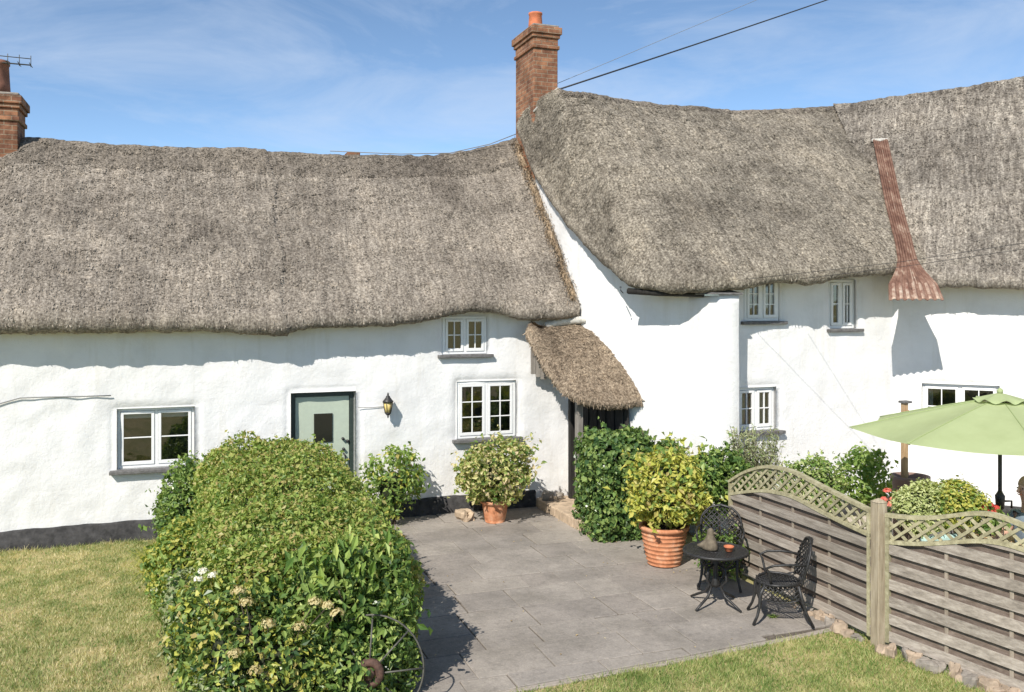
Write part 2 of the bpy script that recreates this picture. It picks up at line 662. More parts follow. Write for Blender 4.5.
G_GREEN = m_leaf('green_grass_blade', mk((96, 122, 60), (128, 150, 80), (162, 170, 106), (192, 186, 136)), .3, .6, 2.6, 2.2)
CORE = m_simple('dark_core', (.022, .028, .012, 1), .95, nscale=14, var=.5)  # solid filler core; the shade inside a crown is put into its colour

# ------------------------------------------------------------------ foliage
def ell(c, r):
    c, r = np.array(c, float), np.array(r, float)
    return lambda P: (np.linalg.norm((P - c) / r, axis=1) - 1) * r.min()


def rbox(lo, hi, rad):
    lo, hi = np.array(lo, float), np.array(hi, float)
    c, h = (lo + hi) / 2, (hi - lo) / 2 - rad
    def f(P):
        q = np.abs(P - c) - h
        return np.linalg.norm(np.maximum(q, 0), axis=1) + np.minimum(q.max(axis=1), 0) - rad
    return f


def union(*fs):
    def f(P):
        d = fs[0](P)
        for k in fs[1:]:
            d = np.minimum(d, k(P))
        return d
    return f


def lumpy(f, amp, freq, seed):
    return lambda P: f(P) + amp * fbm(P * freq, 2, seed)


def leaf_faces(P, Nn, L, aspect, rng, droop=.3, fold=.18, lvar=.5):
    n = len(P)
    T = rng.normal(size=(n, 3))
    T[:, 2] -= droop
    T -= Nn * (T * Nn).sum(1, keepdims=True)
    T /= np.linalg.norm(T, axis=1, keepdims=True) + 1e-9
    B = np.cross(Nn, T)
    ln = (L * (1 + lvar * rng.uniform(-1, 1, n)))[:, None]
    w = ln * aspect * .5
    base = P - T * ln * .5
    tip = P + T * ln * .5 - Nn * ln * .1
    mid = P - T * ln * .06
    a = mid + B * w + Nn * ln * fold * .5
    b = mid - B * w + Nn * ln * fold * .5
    V = np.stack([base, a, tip, b], 1).reshape(-1, 3)
    Fc = np.arange(4 * n).reshape(n, 4)
    return V, Fc


def shell_points(sdf, lo, hi, n, depth, rng):
    lo, hi = np.array(lo, float), np.array(hi, float)
    out = []
    got = 0
    for _ in range(60):
        Q = lo + (hi - lo) * rng.random((max(4000, n), 3))
        d = sdf(Q)
        k = (d < .02) & (d > -depth) & (rng.random(len(d)) < np.exp(np.minimum(d, 0) / depth * 1.4))
        out.append(Q[k])
        got += k.sum()
        if got >= n: break
    P = np.concatenate(out)[:n]
    e = .02
    d0 = sdf(P)
    G = np.stack([sdf(P + np.eye(3)[i] * e) - d0 for i in range(3)], 1)
    G /= np.linalg.norm(G, axis=1, keepdims=True) + 1e-9
    return P, G


def foliage(name, sdf, lo, hi, n, L, mat, parent, depth=.15, aspect=.55, up=.35, jit=.7, seed=1, droop=.3, cores=(), mats2=None, share=0.0, gaps=.22, shoots=0, shoot_len=.16):
    """leaf-sized faces spread through the outer volume of a crown, over a solid core coloured dark for inner shade"""
    rng = np.random.default_rng(seed)
    P, G = shell_points(sdf, lo, hi, n, depth, rng)
    hole = fbm(P * (.55 / max(L, .045)) , 2, seed + 70)
    k = (hole > -gaps) | (rng.random(len(P)) < .25)
    P, G = P[k], G[k]
    P = P + G * (rng.random((len(P), 1)) ** 3) * L * .9
    if shoots:
        ids = rng.integers(0, len(P), shoots)
        SP, SG = [], []
        for q in ids:
            d = G[q] * .8 + np.array([0, 0, .55]) + rng.normal(size=3) * .35
            d /= np.linalg.norm(d)
            ln = shoot_len * rng.uniform(.4, 1.3)
            for w in np.linspace(.15, 1, max(3, int(ln / L * 2.2))):
                SP.append(P[q] + d * ln * w + rng.normal(size=3) * L * .25)
                SG.append(rng.normal(size=3) + G[q] * .5)
        SP, SG = np.array(SP), np.array(SG)
        SG /= np.linalg.norm(SG, axis=1, keepdims=True)
        P, G = np.concatenate([P, SP]), np.concatenate([G, SG])
    Nn = G + np.array([0, 0, up]) + jit * rng.normal(size=P.shape)
    Nn /= np.linalg.norm(Nn, axis=1, keepdims=True)
    V, Fc = leaf_faces(P, Nn, L, aspect, rng, droop)
    mi = np.zeros(len(Fc), int)
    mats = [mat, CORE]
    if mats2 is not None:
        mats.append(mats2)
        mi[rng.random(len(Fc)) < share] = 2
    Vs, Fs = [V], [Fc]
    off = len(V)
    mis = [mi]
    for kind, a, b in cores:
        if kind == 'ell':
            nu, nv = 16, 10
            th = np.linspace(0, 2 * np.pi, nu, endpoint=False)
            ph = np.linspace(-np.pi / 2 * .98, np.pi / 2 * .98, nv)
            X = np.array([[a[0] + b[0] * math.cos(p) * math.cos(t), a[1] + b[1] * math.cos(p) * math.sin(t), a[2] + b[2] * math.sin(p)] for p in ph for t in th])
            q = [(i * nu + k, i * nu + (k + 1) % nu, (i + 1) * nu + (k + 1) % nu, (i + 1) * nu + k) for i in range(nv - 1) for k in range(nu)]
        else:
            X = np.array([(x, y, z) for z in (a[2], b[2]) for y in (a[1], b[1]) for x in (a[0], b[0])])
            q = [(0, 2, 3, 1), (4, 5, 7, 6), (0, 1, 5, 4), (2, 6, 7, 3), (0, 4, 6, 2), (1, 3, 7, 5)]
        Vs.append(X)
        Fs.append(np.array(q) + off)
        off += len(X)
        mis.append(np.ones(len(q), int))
    return arr_obj(name, np.concatenate(Vs), np.concatenate(Fs), mats, parent, np.concatenate(mis))


def stems(parent, base, tips, r=.012, mat=None):
    m = MB()
    for t in tips:
        b = np.array(base, float) + RNG.normal(size=3) * [.04, .04, 0]
        t = np.array(t, float)
        mid = (b + t) / 2 + RNG.normal(size=3) * .04
        m.tube([b, mid, t], [r, r * .75, r * .4], 6)
    return m.build('stem', mat or BARK, parent)


def shrub(name, label, cat, c, r, n, L, mat, seed, group=None, lobes=4, base=None, aspect=.55, depth=.16, amp=.1, up=.35, mats2=None, share=0, droop=.3, core=.6, gaps=.22, shoots=40):
    """a bush of several uneven lobes round centre c with radii r"""
    rng = np.random.default_rng(seed)
    c, r = np.array(c, float), np.array(r, float)
    b = np.array([c[0], c[1], 0.0]) if base is None else np.array(base, float)
    t = thing(name, label, cat, tuple(b), 0, group)
    es = [(c, r * .8)]
    for k in range(lobes):
        d = rng.normal(size=3)
        d /= np.linalg.norm(d)
        es.append((c + d * r * .45, r * rng.uniform(.45, .62)))
    sdf = lumpy(union(*[ell(*e) for e in es]), amp, 4.5, seed)
    foliage('foliage', sdf, c - r * 1.25, c + r * 1.25, n, L, mat, t, depth, aspect, up, seed=seed, droop=droop,
            cores=[('ell', es[0][0], es[0][1] * core)] if core else (), mats2=mats2, share=share, gaps=gaps, shoots=shoots, shoot_len=r.min() * .5)
    stems(t, b, [c + rng.normal(size=3) * r * .4 for _ in range(6)])
    return t


def flower_heads(parent, pts, rad, mat, n=60, L=.02, name='flower_head', seed=3):
    rng = np.random.default_rng(seed)
    for p in pts:
        D = rng.normal(size=(n, 3))
        D /= np.linalg.norm(D, axis=1, keepdims=True)
        D[:, 2] = np.abs(D[:, 2]) * .8
        P = np.array(p) + D * rad * (.6 + .4 * rng.random((n, 1)))
        V, Fc = leaf_faces(P, D / np.linalg.norm(D, axis=1, keepdims=True), L, .8, rng, 0)
        arr_obj(name, V, Fc, mat, parent)


# ------------------------------------------------------------------ thatch
def resample(ctrl, n, sm=0):
    """ctrl (k,m) -> n rows evenly spaced along the first three columns"""
    ctrl = np.array(ctrl, float)
    d = np.r_[0, np.cumsum(np.linalg.norm(np.diff(ctrl[:, :3], axis=0), axis=1))]
    s = np.linspace(0, d[-1], n)
    A = np.stack([np.interp(s, d, ctrl[:, k]) for k in range(ctrl.shape[1])], 1)
    if sm:
        ker = np.exp(-.5 * (np.arange(-3 * sm, 3 * sm + 1) / sm) ** 2)
        ker /= ker.sum()
        pad = 3 * sm
        B = np.pad(A, ((pad, pad), (0, 0)), mode='reflect', reflect_type='odd')
        A = np.stack([np.convolve(B[:, k], ker, 'valid') for k in range(A.shape[1])], 1)
    return A


def thatch(parent, name, E, Rg, N, mat, back=(0, 1, 0), nt=110, bulge=.07, thick=.26, seed=1, tufts=60000, ridge=0.0, ridge_mat=None, seam=None, tl=.062, rough=1.0):
    ns = len(E)
    up = np.array([0, 0, 1.0])
    rows = [E + N * .55 + up * .30, E + N * .3 + up * .14, E + N * .12 + up * .02, E + N * .04 - up * .005, E - N * .015 + up * .03, E - N * .04 + up * .10, E - N * .03 + up * .17]
    S0 = E + N * .02 + up * thick
    nl = len(rows)
    for k in range(nt + 1):
        t = k / nt
        p = S0 + (Rg - S0) * t
        p = p + up * (bulge * math.sin(math.pi * t) ** 0.8)
        rows.append(p)
    bk = np.array(back, float)
    rows.append(Rg + bk * .12 + up * .02)
    rows.append(Rg + bk * .3 - up * .1)
    rows.append(Rg + bk * 1.2 - up * 1.0)
    rows.append(Rg + bk * 3.6 - up * 3.6)
    Gd = np.array(rows)                                    # (nr, ns, 3)
    dS = np.gradient(Gd, axis=1)
    dT = np.gradient(Gd, axis=0)
    Nr = np.cross(dS, dT)
    Nr /= np.linalg.norm(Nr, axis=2, keepdims=True) + 1e-9
    flat = Gd.reshape(-1, 3)
    disp = .030 * fbm(flat * 1.3, 2, seed) + .018 * vnoise(flat * 6, seed + 3) + .010 * vnoise(flat * 17, seed + 5) + .007 * vnoise(flat * 34, seed + 6)
    disp = disp.reshape(Gd.shape[:2]) * rough
    if seam is not None:
        disp += seam(Gd)
    if ridge > 0:                                           # the ridge is a thicker cap laid over the slope
        k0 = nl + int(nt * (1 - ridge))
        w = np.zeros(len(rows))
        w[k0:] = .010
        edge = .5 + .5 * np.sin(np.arange(ns) * .05)
        disp += w[:, None]
    Gd = Gd + Nr * disp[:, :, None]
    nr = len(rows)
    idx = np.arange(nr * ns).reshape(nr, ns)
    Fc = np.stack([idx[:-1, :-1], idx[:-1, 1:], idx[1:, 1:], idx[1:, :-1]], -1).reshape(-1, 4)
    mi = np.zeros((nr - 1, ns - 1), int)
    if ridge > 0:
        jag = np.round(fbm(np.stack([np.arange(ns - 1) * .35, np.zeros(ns - 1), np.zeros(ns - 1)], 1), 3, seed) * 4).astype(int)
        for k in range(ns - 1):
            mi[k0 + jag[k] - 1:, k] = 1
    V = Gd.reshape(-1, 3)
    rng = np.random.default_rng(seed)
    # reed tufts: short stems standing a little off the slope
    i = rng.integers(5, nr - 5, tufts)
    j = rng.integers(0, ns - 1, tufts)
    fu, fv = rng.random((tufts, 1)), rng.random((tufts, 1))
    P = (Gd[i, j] * (1 - fu) + Gd[i, j + 1] * fu) * (1 - fv) + (Gd[i + 1, j] * (1 - fu) + Gd[i + 1, j + 1] * fu) * fv
    nn = Nr[i, j]
    down = -dT[i, j]
    down /= np.linalg.norm(down, axis=1, keepdims=True) + 1e-9
    side = np.cross(nn, down)
    ang = rng.normal(0, .38, (tufts, 1))
    D = down * np.cos(ang) + side * np.sin(ang)
    lift = rng.uniform(.03, .42, (tufts, 1))
    D = D + nn * lift
    D /= np.linalg.norm(D, axis=1, keepdims=True)
    W = np.cross(D, nn)
    W /= np.linalg.norm(W, axis=1, keepdims=True) + 1e-9
    ln = tl * rng.uniform(.5, 1.3, (tufts, 1))
    w = rng.uniform(.005, .013, (tufts, 1))
    P = P - nn * .012
    a, b = P + W * w, P - W * w
    c, d = P + D * ln - W * w * .5, P + D * ln + W * w * .5
    TV = np.stack([a, b, c, d], 1).reshape(-1, 3)
    TF = np.arange(4 * tufts).reshape(-1, 4) + len(V)
    tm = mi[np.clip(i, 0, nr - 2), j]
    o = arr_obj(name, np.concatenate([V, TV]), np.concatenate([Fc, TF]), [mat, ridge_mat or mat], parent, np.r_[mi.ravel(), tm])
    sm = np.zeros(len(o.data.polygons), bool)
    sm[:len(Fc)] = True
    o.data.polygons.foreach_set('use_smooth', sm)
    bvh = BVHTree.FromPolygons(V.tolist(), Fc.tolist())
    return o, bvh, Gd


# ------------------------------------------------------------------ walls with openings
def frame_of(o, e, n):
    o, e, n = np.array(o, float), np.array(e, float), np.array(n, float)
    return lambda a, b, z: tuple(o + e * a + n * b + np.array([0, 0, z]))


def wall_panel(parent, name, o, e, n, a0, a1, ztop, openings, mat, step=.06, depth=.24, seed=1, amp=1.0, z0=-.15, splay=.03):
    """lumpy rendered wall; n points indoors; openings (a0,a1,z0,z1) get splayed reveals"""
    fr = frame_of(o, e, n)
    A = set(np.round(np.arange(a0, a1 + 1e-6, step), 4)) | {round(a1, 4)}
    zt = ztop if callable(ztop) else (lambda a: ztop)
    zm = max(zt(a) for a in np.linspace(a0, a1, 50))
    Z = set(np.round(np.arange(z0, zm, step), 4)) | {round(zm, 4)}
    for (p, q, r, s) in openings:
        A = {x for x in A if abs(x - p) > step * .45 and abs(x - q) > step * .45} | {round(p, 4), round(q, 4)}
        Z = {x for x in Z if abs(x - r) > step * .45 and abs(x - s) > step * .45} | {round(r, 4), round(s, 4)}
    A, Z = np.array(sorted(A)), np.array(sorted(Z))
    AA, ZZ = np.meshgrid(A, Z)
    tops = np.array([zt(a) for a in A])
    ZZ = np.where(ZZ > tops[None, :], tops[None, :], ZZ)
    Q = np.stack([AA, np.full_like(AA, seed * 3.3), ZZ], -1).reshape(-1, 3)
    B = amp * (.030 * fbm(Q * .9, 3, seed) + .010 * vnoise(Q * 5, seed + 2) + .004 * vnoise(Q * 14, seed + 4))
    for (p, q, r, s) in openings:                           # ease the arrises: the plaster rounds into each opening
        dx = np.maximum(np.maximum(p - Q[:, 0], Q[:, 0] - q), 0)
        dz = np.maximum(np.maximum(r - Q[:, 2], Q[:, 2] - s), 0)
        dd = np.hypot(dx, dz)
        B = B + .035 * np.exp(-(dd / .05) ** 2)
    P = np.array([fr(a, b, z) for a, b, z in zip(Q[:, 0], B, Q[:, 2])])
    na, nz = len(A), len(Z)
    Fc = []
    for i in range(nz - 1):
        for k in range(na - 1):
            ac, zc = (A[k] + A[k + 1]) / 2, (Z[i] + Z[i + 1]) / 2
            if any(p < ac < q and r < zc < s for (p, q, r, s) in openings):
                continue
            if Z[i] >= max(tops[k], tops[k + 1]): continue
            Fc.append((i * na + k, i * na + k + 1, (i + 1) * na + k + 1, (i + 1) * na + k))
    V = P.tolist()
    for (p, q, r, s) in openings:
        ks = [k for k in range(na) if p - 1e-6 <= A[k] <= q + 1e-6]
        iz = [i for i in range(nz) if r - 1e-6 <= Z[i] <= s + 1e-6]
        loop = [(iz[0], k) for k in ks] + [(i, ks[-1]) for i in iz[1:]] + [(iz[-1], k) for k in ks[-2::-1]] + [(i, ks[0]) for i in iz[-2:0:-1]]
        off = len(V)
        for (i, k) in loop:
            a, z = A[k], Z[i]
            a = min(max(a, p + splay), q - splay)
            V.append(fr(a, depth, z))
        n_ = len(loop)
        for t in range(n_):
            u = (t + 1) % n_
            f1, f2 = loop[t][0] * na + loop[t][1], loop[u][0] * na + loop[u][1]
            Fc.append((f2, f1, off + t, off + u))
    ob = arr_obj(name, np.array(V), Fc, mat, parent, smooth=True)
    return ob


def window(parent, o, e, n, a0, a1, z0, z1, casements, cols, rows, recess=.1, sill=True, curtain=0, blind=False, label=None, sill_out=.09):
    fr = frame_of(o, e, n)
    w = .045
    b0, b1 = recess, recess + .07
    m = MB()
    m.box(a0 + .002, a1 - .002, b0, b1, z0 + .002, z0 + w, fr)
    m.box(a0 + .002, a1 - .002, b0, b1, z1 - w, z1 - .002, fr)
    m.box(a0 + .002, a0 + w, b0, b1, z0 + w, z1 - w, fr)
    m.box(a1 - w, a1 - .002, b0, b1, z0 + w, z1 - w, fr)
    edges = np.linspace(a0 + w, a1 - w, casements + 1)
    for x in edges[1:-1]:
        m.box(x - w * .5, x + w * .5, b0, b1, z0 + w, z1 - w, fr)
    wn = m.build('window', PAINT, parent, .004)
    if label: wn['label'] = label
    sh = .04
    gl = MB()
    for k in range(casements):
        p = edges[k] + (w * .5 if k else 0) + .003
        q = edges[k + 1] - (w * .5 if k < casements - 1 else 0) - .003
        r, s = z0 + w + .003, z1 - w - .003
        c = MB()
        c0, c1 = b0 - .012, b0 + .035
        c.box(p, q, c0, c1, r, r + sh * 1.2, fr)
        c.box(p, q, c0, c1, s - sh, s, fr)
        c.box(p, p + sh, c0, c1, r + sh * 1.2, s - sh, fr)
        c.box(q - sh, q, c0, c1, r + sh * 1.2, s - sh, fr)
        cc = cols[k] if isinstance(cols, (list, tuple)) else cols
        for i in range(1, cc):
            x = p + sh + (q - p - 2 * sh) * i / cc
            c.box(x - .008, x + .008, c0 + .004, c1 - .004, r + sh * 1.2, s - sh, fr)
        for i in range(1, rows):
            z = r + sh * 1.2 + (s - r - sh * 2.2) * i / rows
            c.box(p + sh, q - sh, c0 + .006, c1 - .006, z - .008, z + .008, fr)
        c.build('casement', PAINT, wn, .003)
        gl.add([fr(p + sh - .004, b0 + .012, r + sh), fr(q - sh + .004, b0 + .012, r + sh), fr(q - sh + .004, b0 + .012, s - sh + .004), fr(p + sh - .004, b0 + .012, s - sh + .004)], [(0, 1, 2, 3)])
    gl.build('pane', GLASS, wn)
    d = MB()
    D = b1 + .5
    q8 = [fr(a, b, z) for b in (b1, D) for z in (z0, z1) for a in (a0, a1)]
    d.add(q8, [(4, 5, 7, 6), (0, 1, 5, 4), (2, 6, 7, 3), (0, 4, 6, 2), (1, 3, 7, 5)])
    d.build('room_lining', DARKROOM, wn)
    if curtain:
        c = MB()
        for side in (0, 1):
            nseg = 26
            wid = (a1 - a0) * curtain
            V = []
            for i in range(nseg + 1):
                x = (a0 + .03 + wid * i / nseg) if side == 0 else (a1 - .03 - wid * i / nseg)
                y = b1 + .06 + .02 * math.sin(i * 1.7)
                V += [fr(x, y, z0 + .01), fr(x, y, z1 - .01)]
            c = MB()
            c.add(V, [(2 * i, 2 * i + 2, 2 * i + 3, 2 * i + 1) for i in range(nseg)], 0, True)
            c.build('curtain', CURTAIN, wn)
    if blind:
        c = MB()
        c.box(a0 + .05, a1 - .05, b1 + .02, b1 + .03, z1 - .16, z1 - .05, fr)
        c.build('blind', PAINT, wn)
    if sill:
        s = MB()
        s.box(a0 - .09, a1 + .09, -sill_out, b0 + .02, z0 - .05, z0 - .002, fr)
        s.build('sill', SLATE, wn, .008)
    return wn


# ================================================================== GROUND
def ground_sheet():
    m = MB()
    xs = [-400, -60, -14, 22, 80, 400]
    ys = [-400, -40, -6, 24, 80, 600]
    V = [(x, y, 0) for y in ys for x in xs]
    nx = len(xs)
    m.add(V, [(i * nx + k, i * nx + k + 1, (i + 1) * nx + k + 1, (i + 1) * nx + k) for i in range(len(ys) - 1) for k in range(nx - 1)])
    o = m.build('lawn', LAWN)
    tag(o, kind='structure')


ground_sheet()


def edge_v(u):                       # front edge of the patio
    return np.interp(u, [1.2, 2.7, 4.3, 5.9, 6.6], [7.25, 7.37, 7.45, 7.58, 7.66])


bd = MB()
bd.prism([(1.2, edge_v(1.2)), (2.7, edge_v(2.7)), (4.3, edge_v(4.3)), (6.35, edge_v(6.35)), (6.35, 13.85), (1.2, 13.85)], -.05, .008)
tag(bd.build('patio_bed', BED), kind='structure')

sl = MB()
v = 13.80
row = 0
while v > 7.0:
    dv = random.choice([.45, .6, .6, .75])
    u = 1.2 - random.random() * .5
    while u < 6.35:
        du = random.choice([.45, .6, .6, .75, .9])
        gp = random.uniform(.003, .008)
        x0, x1, y0, y1 = max(u, 1.2) + gp, min(u + du, 6.35) - gp, v - dv + gp, v - gp
        if x1 - x0 > .08:
            e0, e1 = edge_v(x0), edge_v(x1)
            ya, yb = max(y0, e0), max(y0, e1)
            if y1 - max(ya, yb) > .05:
                z = .022 + random.uniform(-.006, .006)
                tx, ty = random.uniform(-.004, .004), random.uniform(-.004, .004)
                j = lambda: random.uniform(-.006, .006)
                P = [(x0 + j(), ya + j()), (x1 + j(), yb + j()), (x1 + j(), y1 + j()), (x0 + j(), y1 + j())]
                sl.prism(P, .0, [z, z + tx, z + tx + ty, z + ty])
        u += du
    v -= dv
tag(sl.build('patio', SLAB, None, .006), kind='structure')

kb = MB()
us = np.linspace(1.2, 6.5, 8)
for a, b in zip(us[:-1], us[1:]):
    kb.prism([(a + .004, edge_v(a) - .075), (b - .004, edge_v(b) - .075), (b - .004, edge_v(b) - .008), (a + .004, edge_v(a) - .008)], -.05, .018)
tag(kb.build('patio_kerb', KERB, None, .008), kind='structure')

pb = MB()
pb.prism([(6.75, 4.0), (18, 4.0), (18, 11.4), (6.9, 11.4), (6.5, 9.6), (6.47, 7.1)], -.05, .012)
tag(pb.build('neighbour_patio', PALE), kind='structure')

st = MB()
ys = [11.6, 12.25, 12.95, 13.75]
for a, b in zip(ys[:-1], ys[1:]):
    st.box(5.43 + random.uniform(-.02, .02), 5.98, a + .006, b - .006, -.02, .165 + random.uniform(-.01, .01))
    st.box(5.995, 6.9, a + .01, b - .008, -.02, .215 + random.uniform(-.01, .01))
tag(st.build('stone_path', SAND, None, .02), kind='structure')


def grass(name, n, inside, lo, hi, mat, seed, hmin=.018, hmax=.05, edge=None):
    rng = np.random.default_rng(seed)
    P = np.zeros((n, 3))
    P[:, 0] = rng.uniform(lo[0], hi[0], n)
    P[:, 1] = rng.uniform(lo[1], hi[1], n)
    P = P[inside(P)]
    dens = fbm(P * [2.2, 2.2, 1], 3, seed)
    P = P[rng.random(len(P)) < np.clip(.75 + dens * .9, .25, 1)]
    n = len(P)
    h = rng.uniform(hmin, hmax, (n, 1)) * (1 + .5 * fbm(P * 1.3, 2, seed + 4)[:, None])
    if edge is not None:
        h = h * (1 + 1.6 * np.exp(-edge(P) / .09) * rng.random(n) ** 2)[:, None]
    an = rng.uniform(0, 2 * np.pi, n)
    lean = np.stack([np.cos(an), np.sin(an), np.zeros(n)], 1) * h * rng.uniform(.2, 1.1, (n, 1))
    a2 = rng.uniform(0, 2 * np.pi, n)
    W = np.stack([np.cos(a2), np.sin(a2), np.zeros(n)], 1) * rng.uniform(.0025, .005, (n, 1))
    tip = P + lean + np.array([0, 0, 1]) * h
    V = np.stack([P - W, P + W, tip], 1).reshape(-1, 3)
    o = arr_obj(name, V, np.arange(3 * n).reshape(-1, 3), mat)
    return tag(o, None, None, None, 'stuff')


o = grass('grass', 230000, lambda P: P[:, 0] < .35, (-5.2, 7.0), (.4, 13.74), G_BLADE, 3, edge=lambda P: np.minimum(13.72 - P[:, 1], np.maximum(.3 - P[:, 0], 0)))
tag(o, 'short sun dried lawn in front of the long white cottage wall', 'grass')
o = grass('grass', 95000, lambda P: (P[:, 1] < edge_v(P[:, 0]) - .05) & (P[:, 0] < 6.62 + .24 * (7.1 - np.minimum(P[:, 1], 7.1)) - .1), (2.2, 5.2), (7.2, 7.6), G_GREEN, 5, edge=lambda P: np.minimum(np.abs(edge_v(P[:, 0]) - P[:, 1]), np.abs(6.42 + .24 * (7.0 - np.minimum(P[:, 1], 7.0)) - P[:, 0])))
tag(o, 'greener short lawn between the patio edge and the fence', 'grass')

# ================================================================== LEFT COTTAGE
VW = 13.8
cot = thing('thatched_cottage', 'long low white thatched cottage with sage green door, on the left', 'cottage', (1.5, VW, 0))
LO, LE, LN = (0, VW, 0), (1, 0, 0), (0, 1, 0)
W1 = (-.90, .14, 1.0, 1.86)
W2 = (3.86, 4.60, 2.53, 3.14)
W3 = (4.10, 5.10, 1.17, 2.09)
DR = (1.50, 2.48, .02, 2.0)
wall_panel(cot, 'wall', LO, LE, LN, -6.5, 6.3, 3.5, [W1, W2, W3, DR], WHITE, seed=4)
window(cot, LO, LE, LN, *W1, 2, 1, 2, recess=.12, blind=True, label='wide window with two panes in each casement')
window(cot, LO, LE, LN, *W2, 2, 2, 2, recess=.04, sill_out=.07, label='small upper window tucked under the thatch')
window(cot, LO, LE, LN, *W3, 2, 2, 3, recess=.06, label='ground floor window with twelve small panes')

# black plinth with an uneven top edge
us = np.arange(-6.5, 5.45, .08)
tops = .285 + .02 * vnoise(np.stack([us * 1.5, us * 0, us * 0], 1), 5) + .008 * vnoise(np.stack([us * 7, us * 0, us * 0], 1), 6)
V, Fc = [], []
for i, (u, t) in enumerate(zip(us, tops)):
    b = .035 * vnoise(np.array([[u * 2, 0, 3.]]), 2)[0]
    V += [(u, VW - .065 + b * .5, -.1), (u, VW - .05 + b * .5, t - .03), (u, VW + .03, t)]
    if i and not (1.46 < u - .04 < 2.52):
        k = 3 * i
        Fc += [(k - 3, k, k + 1, k - 2), (k - 2, k + 1, k + 2, k - 1)]
m = MB()
m.add(V, Fc, 0, True)
m.build('plinth', PLINTH, cot)

# door
fr = frame_of(LO, LE, LN)
m = MB()
a0, a1, z0, z1 = DR
m.box(a0 + .003, a0 + .075, .14, .22, z0, z1 - .003, fr)
m.box(a1 - .075, a1 - .003, .14, .22, z0, z1 - .003, fr)
m.box(a0 + .075, a1 - .075, .14, .22, z1 - .075, z1 - .003, fr)
df = m.build('door_frame', DOORFRAME, cot, .005)
m = MB()
p, q = a0 + .08, a1 - .08
nb = 1
for i in range(nb):
    x0, x1 = p + (q - p) * i / nb, p + (q - p) * (i + 1) / nb
    m.box(x0 + .002, x1 - .002, .17, .205, z0 + .02, z1 - .08, fr)
dr = m.build('door', DOORPAINT, cot, .004)
m = MB()
gx0, gx1, gz0, gz1 = 1.86, 2.14, 1.22, 1.66
m.box(gx0, gx1, .150, .168, gz0, gz1, fr)
m.build('door_light', DARKGLASS, dr, .003)
for (x, z) in ((2.30, 1.26), (2.37, 1.22), (2.31, 1.10)):
    m = MB()
    m.tube([fr(x, .17, z), fr(x, .12, z)], .022, 10)
    m.build('door_knob', IRON, dr)
m = MB()
m.tube([fr(2.31, .168, 1.03), fr(2.31, .12, 1.03), fr(2.33, .11, 1.0), fr(2.33, .11, .93), fr(2.31, .12, .9), fr(2.31, .168, .9)], .013, 8)
m.build('handle', IRON, dr)
m = MB()
m.add([fr(a0, .23, 0), fr(a1, .23, 0), fr(a1, .23, 2.05), fr(a0, .23, 2.05)], [(0, 1, 2, 3)])
m.build('door_lining', DARKROOM, dr)
m = MB()
m.box(a0 - .05, a1 + .05, -.12, .2, -.02, .06, fr)
m.build('doorstep', SLATE, cot, .01)

# thatch of the long range
eav = [(-160, 338), (-60, 334), (0, 331), (60, 330), (140, 329), (200, 330), (270, 333), (286, 334), (298, 329), (340, 328), (400, 325), (428, 322), (446, 316), (466, 312), (488, 312), (510, 317), (530, 321), (560, 318), (600, 318)]
rid = [(-200, 190), (-60, 182), (-10, 158), (22, 139), (60, 142), (100, 146), (190, 150), (290, 153), (350, 155.5), (400, 156.5), (440, 155.5), (470, 151), (490, 146), (505, 141), (520, 136), (560, 134)]
VE, VR = 13.44, 16.3
ep = np.array([at_v(a, b, VE) for a, b in eav])
rp = np.array([at_v(a, b, VR) for a, b in rid])
uu = np.arange(-4.8, 6.08, .033)
ns = len(uu)
ez = np.interp(uu, ep[:, 0], ep[:, 2])
ker = np.exp(-.5 * (np.arange(-12, 13) / 4.) ** 2); ker /= ker.sum()
smo = lambda a: np.convolve(np.pad(a, 12, mode='edge'), ker, 'valid')
ez = smo(ez)
rz = smo(np.interp(uu, rp[:, 0], rp[:, 2]))
E = np.stack([uu, VE + .02 * np.sin(uu * 1.7), ez], 1)
RR = np.stack([uu, np.full(ns, VR), rz], 1)
NN = np.tile([0, 1.0, 0], (ns, 1))
useam = at_v(286, 330, VE)[0]
roofL, bvhL, GL = thatch(cot, 'roof', E, RR, NN, THATCH, seed=21, tufts=115000, ridge=.17, ridge_mat=THATCH_RIDGE,
                         seam=lambda Gd: np.where(Gd[:, :, 0] < useam + .05 * np.sin(Gd[:, :, 2] * 5), .035, 0.) * 1.0)

# straw verge where the thatch meets the tall gable
m = MB()
pts = [Vector(GL[k, -5]) + Vector((0, 0, .03)) for k in range(8, GL.shape[0] - 6, 4)]
pts = [Vector((5.99 - .02 + .02 * math.sin(i * 1.3), p.y, p.z)) for i, p in enumerate(pts)]
m.tube(pts, [.038 + .02 * math.sin(i * .9) + .012 * math.sin(i * 2.3) for i in range(len(pts))], 8)
tv = m.build('straw_verge', STRAW, cot)
m = MB()
rng = np.random.default_rng(4)
pp = np.array([list(p) for p in pts])
nT = 2600
ii = rng.integers(0, len(pp) - 1, nT)
f = rng.random((nT, 1))
Pb = pp[ii] * (1 - f) + pp[ii + 1] * f + rng.normal(size=(nT, 3)) * .05
Pb[:, 0] -= .02
dd = np.array([-.25, -.6, -.5]) + rng.normal(size=(nT, 3)) * .45
dd /= np.linalg.norm(dd, axis=1, keepdims=True)
wd = np.cross(dd, [0, 0, 1.]) * .008
ln = rng.uniform(.05, .13, (nT, 1))
V = np.stack([Pb - wd, Pb + wd, Pb + dd * ln], 1).reshape(-1, 3)
arr_obj('straw_fringe', V, np.arange(3 * nT).reshape(-1, 3), STRAW, tv)


